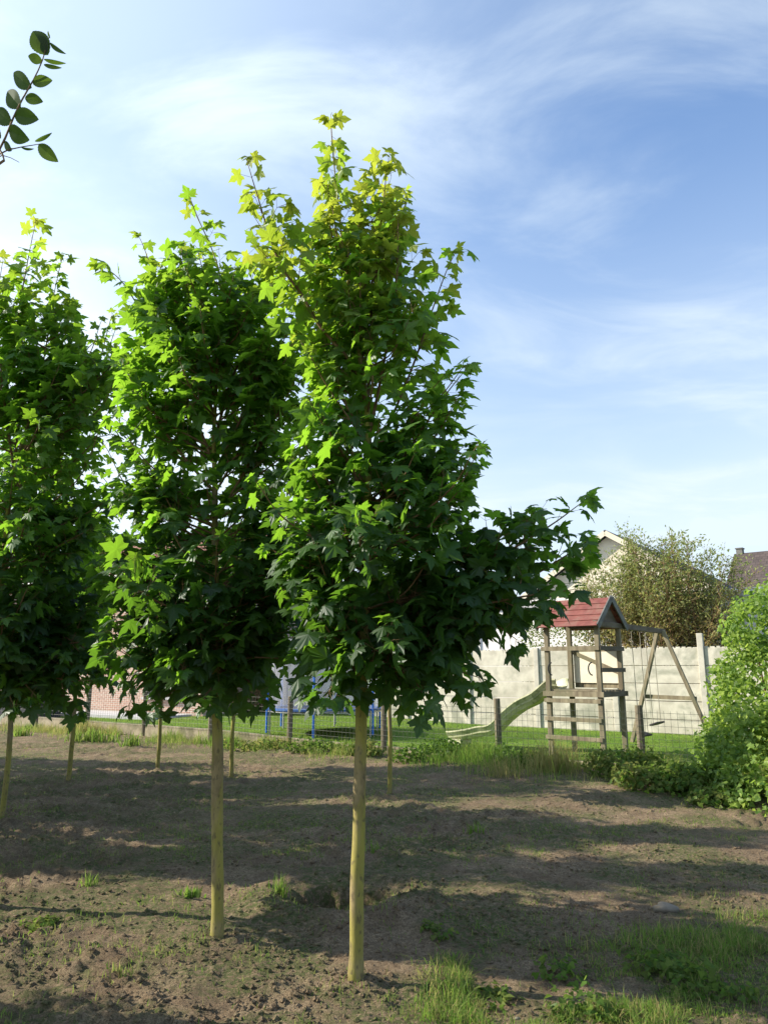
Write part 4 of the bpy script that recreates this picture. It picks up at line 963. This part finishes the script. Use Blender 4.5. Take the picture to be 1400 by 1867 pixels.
ivb = at(1390, 1400, 10.6); ivy = empty('ivy_thicket', (ivb[0], ivb[1], 0.05), 'tall bright green ivy thicket smothering the fence end', 'shrub')
ell = [EP(1400, 1130, 11.2, .60, .55, .42), EP(1375, 1150, 10.9, .42, .45, .42), EP(1410, 1260, 10.8, .85, .7, .75), EP(1352, 1240, 10.9, .34, .35, .42), EP(1350, 1300, 10.6, .42, .5, .42),
       EP(1370, 1390, 10.2, .75, .7, .62), EP(1330, 1380, 10.4, .42, .5, .5), EP(1430, 1400, 9.8, .8, .8, .9), EP(1400, 1465, 9.4, .55, .6, .32), EP(1500, 1300, 10.5, 1.0, .9, 1.3), EP(1440, 1110, 11.4, .5, .5, .5), EP(1350, 1450, 9.7, .45, .45, .22)]
P, Dn = mass(ell, 21000, 5, 0.70, 1.08, lump=0.3); mass_obj('foliage', P, Dn, IVY, 0.045, 0.085, M['ivy'], ivy, 6, 0.7)
for q in range(7):
    a = ivb + np.array((rng.normal(0.3, .3), rng.normal(0, .3), -ivb[2])); b = a + np.array((rng.normal(0, .2), rng.normal(0, .2), rng.uniform(1.4, 2.3)))
    MB().tube(spline([a, a * .5 + b * .5 + rng.normal(0, .08, 3), b], .1), np.linspace(.035, .01, len(spline([a, a * .5 + b * .5, b], .1))), 7).build('stem', M['twig'], ivy) if False else MB().tube(np.array([a, a * .5 + b * .5 + rng.normal(0, .06, 3), b]), np.array((.035, .024, .01)), 7).build('stem', M['twig'], ivy)
bank = [(1190, 1430, 10.9, [(.5, .45, .25), ], 'low bramble patch spreading from the ivy thicket along the fence foot', 2600, .7),
        (1265, 1440, 10.5, [(.55, .45, .24), ], 'dense bramble mound at the foot of the ivy thicket', 2600, .5),
        (1150, 1405, 11.6, [(.45, .4, .30), ], 'leafy weeds around the fence post nearest the swing seat', 2000, .6),
        (1310, 1475, 9.7, [(.55, .35, .16), ], 'pale ivy runners creeping onto the bare soil', 1700, .9),
        (960, 1408, 12.7, [(.55, .4, .22), ], 'dark nettles at the fence foot beneath the slide', 1500, .2),
        (790, 1405, 13.6, [(.65, .4, .22), ], 'dark weeds at the fence foot between slide and trampoline', 1500, .1),
        (590, 1385, 15.0, [(.7, .35, .20), ], 'shaded weeds at the fence foot under the trampoline', 1500, .4),
        (660, 1398, 14.4, [(.4, .3, .18), ], 'yellowing weeds beside the tallest maple trunk, at the fence foot', 800, 1.0),
        (470, 1375, 16.0, [(.6, .3, .14), ], 'dry weeds at the fence foot beside the slim maple with a side shoot', 700, 1.3)]
for q, (x, y, Y, rs, lab, n, yg) in enumerate(bank):
    p = at(x, y, Y); z = float(soil_z(p[0], p[1])); ro = empty('weed_patch', (p[0], p[1], z), lab, 'weeds', 'weed patches along the fence foot')
    rr = np.random.default_rng(400 + q); ee = []
    for _ in range(5):
        o = rr.normal(0, 0.45, 2); a, b, c = rs[0]; f = rr.uniform(.45, .8); ee.append((p[0] + o[0] * a, p[1] + o[1] * b, z + c * .35, a * f, b * f, c * rr.uniform(.7, 1.2)))
    P, Dn = mass(ee, n, 500 + q, .5, 1.12, lump=.5); mass_obj('foliage', P, Dn, IVY, .04, .08, M['weed'], ro, 600 + q, yg)
# hedges behind the wall and trampoline
def boxhedge(name, label, c, ax, hx, hy, z0, z1, n, s0, s1, young, mat, seed):
    ro = empty(name, (c[0], c[1], z0), label, 'hedge'); r = np.random.default_rng(seed); u = r.uniform(-1, 1, (n, 3)); face = r.integers(0, 3, n); sg = np.sign(r.normal(0, 1, n))
    for k in range(3): u[face == k, k] = sg[face == k] * r.uniform(0.75, 1.05, (face == k).sum())
    ax3 = np.array((ax[0], ax[1], 0)); ay = np.array((-ax[1], ax[0], 0)); w = 1 + 0.16 * (fbm(u[:, 0] * hx * 2 + 9, u[:, 2] * 2 + u[:, 1] + 9, 3, seed) - .5)
    P = np.array((c[0], c[1], (z0 + z1) / 2)) + (u[:, :1] * hx) * ax3 + (u[:, 1:2] * hy) * ay * w[:, None] + (u[:, 2:] * (z1 - z0) / 2) * w[:, None] * UP
    Dn = norm(u[:, :1] * ax3 * (face == 0)[:, None] + u[:, 1:2] * ay * (face == 1)[:, None] + u[:, 2:] * UP * (face == 2)[:, None] + 0.01)
    mass_obj('foliage', P, Dn, SIMPLE, s0, s1, mat, ro, seed + 1, young)
    m = MB(); m.box((c[0], c[1], z0 + (z1 - z0) * .35), (hx * .9, .05, (z1 - z0) * .33), ax3); m.build('stem', M['twig'], ro); return ro
hx0 = W0 + EN * 0.9
boxhedge('clipped_hedge', 'sunlit clipped hedge rising above the concrete wall behind the play tower', hx0 + E1 * 2.25, E1, .95, .35, .2, 2.86, 5200, .05, .09, .9, M['weed'], 21)
boxhedge('low_hedge', 'low dark hedge topping the concrete wall beside the swing frame', hx0 + E1 * 5.9, E1, 1.25, .3, .2, 2.36, 4200, .05, .09, .2, M['hedge'], 31)
boxhedge('round_hedge', 'dark rounded evergreen between the clipped hedge and the stems of the shrub', hx0 + E1 * 3.95, E1, .38, .35, .2, 2.62, 2600, .05, .09, .2, M['hedge'], 41)
bh = at(470, 1260, 24.5); boxhedge('boundary_hedge', 'dark tall hedge between the brick house and the trampoline', bh[:2], np.array((0.98, -0.2)), 1.9, .5, .2, 2.6, 7000, .08, .14, .2, M['hedge'], 51)
# multi-stemmed shrub behind the wall
sbp = wpt(2.45, 1.0); shb = empty('multi_stemmed_shrub', (*sbp, 0.2), 'airy multi-stemmed willow shrub with small grey-green leaves behind the concrete wall', 'shrub')
rr = np.random.default_rng(71); P = []; D = []; mb = MB()
c0 = np.array((*sbp, 0.2))
for q in range(110):
    a = rr.uniform(0, 6.28); sp = rr.uniform(0.02, 1.0) ** 0.6; h = rr.uniform(3.7, 4.9) * (1 - 0.26 * sp ** 2); rad = 2.35 * sp
    b0 = c0 + np.array((math.cos(a) * .35 * sp, math.sin(a) * .35 * sp, 0)); tip = c0 + np.array((math.cos(a) * rad, math.sin(a) * rad, h))
    cc = spline([b0, b0 * .55 + tip * .45 + np.array((math.cos(a) * .15, math.sin(a) * .15, .1)) + rr.normal(0, .10, 3), tip + rr.normal(0, .1, 3)], .15)
    off_ = (cc - c0) @ n3; cc = cc - n3 * (off_ * .62)[:, None]      # room only between wall and annex
    mbq = MB(); mbq.tube(cc, np.linspace(.014, .003, len(cc)), 5); mbq.build('stem', M['twig'], shb, smooth=True)
    for c in cc:
        f = (c[2] - 0.2) / h
        if f < 0.50 or (f < 0.62 and rr.random() < .5): continue
        for _ in range(rr.integers(2, 6)):
            L = rr.uniform(.15, .75) * (1.15 - .5 * f); d = np.array((math.cos(a) * .3, math.sin(a) * .3, .5)) + rr.normal(0, .8, 3); d = norm(d - n3 * (d @ n3) * .55); e = c + d * L; mb.tube(np.array([c, e]), np.array((.004, .0015)), 3, cap=False)
            for s_ in np.arange(.1, L, .045): P.append(c + d * s_ + rr.normal(0, .03, 3)); D.append(d + rr.normal(0, .6, 3))
mb.build('twigs', M['twig'], shb, kind='stuff')
P = np.array(P); D = np.array(D); n = len(P)
leaves_mesh('foliage', SIMPLE, P - np.array(shb.location), D, rr.normal(0, .6, (n, 3)) + np.array((0, 0, .8)), rr.uniform(.055, .10, n), rr.random(n), np.clip((3.6 - P[:, 2]) * .35 + rr.normal(0, .2, n), 0, .9), M['willow'], shb)
print('SHRUB', n)

# ------------------------------------------------------------------ grass, weeds, clods
def blades(name, X_, Y_, h, w, seed, dry, mat=None, zf=soil_z, lean=0.5, parent=None):
    r = np.random.default_rng(seed); n = len(X_); z = zf(X_, Y_) - 0.006; a = r.uniform(0, 6.28, n); la = r.uniform(0, 6.28, n); ll = np.abs(r.normal(0, lean, n)) * h
    B = np.stack([X_, Y_, z], 1); wx = np.stack([np.cos(a), np.sin(a), a * 0], 1) * (w / 2)[:, None]; ld = np.stack([np.cos(la), np.sin(la), la * 0], 1)
    Mid = B + ld * (ll * .35)[:, None] + UP * (h * .58)[:, None]; Tip = B + ld * ll[:, None] + UP * (h * np.sqrt(np.clip(1 - (ll / h) ** 2 * .5, .2, 1)))[:, None]
    V = np.stack([B - wx, B + wx, Mid + wx * .8, Mid - wx * .8, Tip], 1).reshape(-1, 3); k = np.arange(n)[:, None] * 5
    off = np.zeros(3) if parent is None else np.array(parent.location)
    return mk(name, V - off, [k + np.array([[0, 1, 2, 3]]), k + np.array([[3, 2, 4]])], mat or M['grass'], parent, attrs={'rnd': np.repeat(r.random(n), 5), 'young': np.repeat(dry, 5)}, kind='stuff')
r = np.random.default_rng(900)
def scatter(n, x0, x1, y0, y1):   # uniform in picture-like density: more near the camera
    Y_ = np.exp(r.uniform(math.log(y0), math.log(y1), n)); return r.uniform(x0, x1, n) * Y_ / y1, Y_
# thick grass on the right foreground
n = 110000; Xg = r.uniform(0.1, 4.6, n); Yg_ = r.uniform(2.4, 5.6, n)
fx, fy, _ = px(np.stack([Xg, Yg_, Xg * 0], 1))
edge = 1850 - 0.30 * (fx - 760) + 120 * (fbm(Xg * 1.3, Yg_ * 1.3, 3, 66) - .5)
edge = np.where(fx < 930, 1770 + (930 - fx) * 0.1 + 90 * (fbm(Xg * 1.3, Yg_ * 1.3, 3, 66) - .5), edge)
patch = fbm(Xg * 3.2, Yg_ * 3.2, 3, 67)
dn = sst(-60, 60, fy - edge) * sst(0.39, 0.58, patch + 0.10 * sst(930, 1400, fx) - .07 * sst(930, 760, fx)) * sst(680, 860, fx)
k = r.random(n) < dn; Xg, Yg_ = Xg[k], Yg_[k]; pt = patch[k]
h = r.uniform(.015, .062, len(Xg)) * (0.5 + 1.5 * sst(.48, .70, pt))
o = blades('foreground_grass', Xg, Yg_, h, r.uniform(.003, .0065, len(Xg)), 901, np.clip(r.random(len(Xg)) ** 3 * 1.2, 0, 1), lean=1.1)
tag(o, 'lush green grass growing over the soil edge beside the tallest maple', 'grass', kind='stuff')
# sparse grass over the soil
n = 220000; Yg_ = np.exp(r.uniform(math.log(2.6), math.log(17), n)); Xg = r.uniform(-1, 1, n) * (Yg_ * .62 + .5)
s_, q_ = sq(Xg, Yg_); pt = fbm(Xg * .9 + 3, Yg_ * 1.4, 4, 68); p2 = fbm(Xg * 5, Yg_ * 5, 2, 69)
dn = sst(.46, .62, pt) * sst(.42, .62, p2) * (q_ > .3) * (0.30 + 0.9 * sst(6.2, 8, Yg_)) + .16 * sst(6.8, 8.2, Yg_) * sst(.35, .6, p2) * sst(2.5, -1.5, Xg) * (q_ > .3) + .02 * (q_ > .3)
k = r.random(n) < dn; Xg, Yg_ = Xg[k], Yg_[k]
o = blades('sparse_grass', Xg, Yg_, r.uniform(.015, .055, len(Xg)), r.uniform(.003, .006, len(Xg)), 902, np.clip(r.random(len(Xg)) * 0.8 - .2, 0, 1), lean=.8)
tag(o, 'sparse short grass sprouting across the bare soil', 'grass', kind='stuff')
# bank grass along the fence
n = 36000; s0 = r.uniform(-12, 9, n); q0 = np.abs(r.normal(0, 1, n)) * 0.75 + .08; Xg = F0[0] + E1[0] * s0 - EN[0] * q0; Yg_ = F0[1] + E1[1] * s0 - EN[1] * q0
pt = fbm(s0 * .8, q0 * 1.2, 3, 70); dn = sst(.42, .60, pt) * sst(2.6, .6, q0); k = r.random(n) < dn; Xg, Yg_, pt = Xg[k], Yg_[k], pt[k]
dry = np.clip(1.1 * fbm(Xg * 1.1, Yg_ * 1.1, 2, 71) - .25 + r.normal(0, .25, len(Xg)), 0, 1)
o = blades('bank_grass', Xg, Yg_, r.uniform(.06, .26, len(Xg)) * (.6 + 1.2 * sst(.5, .7, pt)), r.uniform(.005, .010, len(Xg)), 903, dry, lean=.5)
tag(o, 'rough half-dry grass along the foot of the wire fence', 'grass', kind='stuff')
# lawn blades
n = 60000; s0 = r.uniform(-12, 9.5, n); q0 = r.uniform(0.02, 5.6, n); Xg = F0[0] + E1[0] * s0 + EN[0] * q0; Yg_ = F0[1] + E1[1] * s0 + EN[1] * q0
lz = lambda a, b: lawn_z(a, b) + 0.03 * (fbm(a * 0.8, b * 0.8, 3, 55) - 0.5)
o = blades('lawn_grass', Xg, Yg_, r.uniform(.02, .05, n), r.uniform(.006, .011, n), 904, np.clip(r.random(n) ** 3 * .6, 0, 1), zf=lz, lean=.6)
tag(o, 'short mown lawn grass around the play tower and trampoline', 'grass', kind='stuff')
# single weeds
def tuft(name, label, x, y, n, hmin, hmax, w, spread, seed, dry=0.0, group=None):
    p = gnd(x, y); p[2] = float(soil_z(p[0], p[1])); ro = empty(name, p, label, 'weed', group); rr = np.random.default_rng(seed)
    blades('leaves', p[0] + rr.normal(0, spread, n), p[1] + rr.normal(0, spread * .7, n), rr.uniform(hmin, hmax, n), np.full(n, w) * rr.uniform(.7, 1.3, n), seed, np.clip(rr.normal(dry, .2, n), 0, 1), parent=ro, lean=.55)
    p2 = np.array(p); m = MB(); m.tube(np.array([p2 + UP * -.01, p2 + UP * .02]), .006, 5); m.build('crown_base', M['twig'], ro); return ro
tuft('grass_tuft', 'upright grass tuft beside the dug hole', 512, 1640, 70, .06, .17, .006, .035, 1, .1)
tuft('grass_tuft', 'small grass tuft in the lit soil left of the slender maple trunk', 162, 1620, 45, .05, .14, .006, .03, 2, .1)
tuft('broadleaf_weed', 'bright low weed with broad leaves beside the slender maple trunk', 346, 1640, 34, .05, .10, .020, .035, 3, 0)
tuft('grass_tuft', 'yellowing grass tuft near the shadow in front of the slender maple', 218, 1785, 40, .03, .09, .006, .04, 4, .4)
tuft('strap_leaf_clump', 'wide clump of bright strap leaves at the fence foot in front of the brick house', 172, 1352, 260, .18, .38, .022, .30, 5, .15)
tuft('strap_leaf_clump', 'small strap-leaved clump at the base of a fence post near the brick house', 238, 1362, 90, .12, .30, .022, .12, 6, .1)
tuft('strap_leaf_clump', 'pale strap-leaved clump beside the thicker maple in the shade', 42, 1342, 90, .12, .32, .022, .14, 7, .2)
tuft('grass_tuft', 'dark green tuft on the shaded soil before the ivy', 868, 1528, 60, .06, .14, .008, .05, 8, 0)
tuft('tall_dry_grass', 'tall straw-coloured grass clump at the fence foot below the ladder', 1010, 1418, 420, .25, .62, .008, .22, 9, .75)
tuft('tall_dry_grass', 'straw-coloured grass clump at the fence foot below the slide', 925, 1425, 220, .18, .42, .008, .22, 10, .8)
tuft('grass_tuft', 'green tuft just behind the tallest maple trunk', 685, 1555, 50, .04, .11, .007, .05, 11, 0)
for q, (x, y, a, hh, n_, lab) in enumerate([(1010, 1775, .16, .07, 240, 'low leafy weeds at the upper edge of the lush grass'), (1160, 1760, .20, .09, 320, 'leafy weeds in the grass beside the grey stone'), (1290, 1790, .22, .10, 360, 'broad-leaved weeds in the thickest part of the grass'),
        (905, 1815, .14, .06, 200, 'weeds in the grass beside the bare soil and pebbles'), (1080, 1840, .16, .08, 260, 'weeds in the lush grass beyond the pebbles'), (780, 1700, .14, .04, 150, 'flat rosette weeds behind the tallest maple base'), (60, 1690, .16, .03, 150, 'flat green weeds on the lit soil far from the trunks')]):
    p = gnd(x, y); p[2] = float(soil_z(p[0], p[1])); ro = empty('weed_patch', p, lab, 'weeds', 'weeds in the foreground'); rr = np.random.default_rng(700 + q)
    ee = [(p[0] + rr.normal(0, a * .6), p[1] + rr.normal(0, a * .5), p[2] + hh * .2, a * rr.uniform(.4, .8), a * rr.uniform(.4, .8), hh * rr.uniform(.6, 1.2)) for _ in range(5)]
    P, Dn = mass(ee, n_, 720 + q, .3, 1.15, lump=.6); mass_obj('foliage', P, Dn, IVY, .022, .05, M['weed'], ro, 740 + q, .5, droop=.1)
# clods of earth
n = 60000; Yc = np.exp(r.uniform(math.log(2.8), math.log(11), n)); Xc = r.uniform(-1, 1, n) * (Yc * .6 + .3)
for t_ in ('A', 'B'):
    b = TREES[t_]; Xc[:500] = b[0] + r.normal(0, .26, 500) if t_ == 'A' else Xc[:500]
    if t_ == 'B': Xc[500:1000] = b[0] + r.normal(.05, .28, 500); Yc[500:1000] = b[1] + r.normal(-.1, .16, 500)
    else: Yc[:500] = b[1] + r.normal(-.05, .16, 500)
Xc[1000:1500] = HOLE[0] + r.normal(0, .42, 500); Yc[1000:1500] = HOLE[1] + r.normal(-.1, .3, 500)
keep = (r.random(n) < .22 + .8 * sst(.45, .62, fbm(Xc * 1.3, Yc * 1.3, 3, 72))) | (np.arange(n) < 1500); Xc, Yc = Xc[keep], Yc[keep]; n = len(Xc)
oc = np.array([(1, 0, 0), (-1, 0, 0), (0, 1, 0), (0, -1, 0), (0, 0, 1), (.6, .6, .5), (-.6, .6, .5), (-.6, -.6, .5), (.6, -.6, .5)]); of = np.array([(0, 2, 5), (2, 1, 6), (1, 3, 7), (3, 0, 8), (0, 5, 8), (2, 6, 5), (1, 7, 6), (3, 8, 7), (4, 5, 6), (4, 6, 7), (4, 7, 8), (4, 8, 5)])
sz = .004 + .019 * r.random(n) ** 3.0; ca = r.uniform(0, 6.28, n); V = oc[None] * (1 + r.normal(0, .22, (n, 9, 3))); V = V * (sz[:, None] * np.stack([np.ones(n), r.uniform(.6, 1, n), r.uniform(.5, .9, n)], 1))[:, None]
V = np.stack([V[..., 0] * np.cos(ca)[:, None] - V[..., 1] * np.sin(ca)[:, None], V[..., 0] * np.sin(ca)[:, None] + V[..., 1] * np.cos(ca)[:, None], V[..., 2]], -1)
V = V + np.stack([Xc, Yc, soil_z(Xc, Yc) - sz * .1], 1)[:, None]
o = mk('soil_clods', V.reshape(-1, 3), (of[None] + (np.arange(n) * 9)[:, None, None]).reshape(-1, 3), M['soil'], kind='stuff')
tag(o, 'small crumbled clods of dry earth scattered over the soil', 'soil', kind='stuff')
# stones
import bmesh
def stone(x, y, s, label, seed):
    p = gnd(x, y); p[2] = float(soil_z(p[0], p[1])); bm = bmesh.new(); bmesh.ops.create_icosphere(bm, subdivisions=3, radius=1); rr = np.random.default_rng(seed); o3 = rr.uniform(0, 50, 3)
    for v in bm.verts:
        c = np.array(v.co); f = 1 + .5 * (float(fbm(np.array(c[0] * 1.3 + o3[0]), np.array(c[1] * 1.3 + c[2] * 1.7 + o3[1]), 3, seed)) - .5); v.co = Vector(c * f * np.array((s, s * .75, s * .55)))
    me = bpy.data.meshes.new('stone'); bm.to_mesh(me); bm.free(); me.materials.append(M['stone'])
    for f in me.polygons: f.use_smooth = True
    o = link('stone', me, None, p + np.array((0, 0, s * .05))); tag(o, label, 'stone'); return o
stone(1212, 1655, .085, 'rounded grey stone lying alone on the shaded soil', 1)
stone(895, 1832, .018, 'small pale pebble lying at the front edge of the grass', 2)
stone(942, 1852, .016, 'tiny pale pebble in the bare soil by the grass edge', 3)
bpy.context.view_layer.update()

print('TRIS', sum((len(o.data.loops) - 2 * len(o.data.polygons)) for o in bpy.data.objects if o.type == 'MESH'))
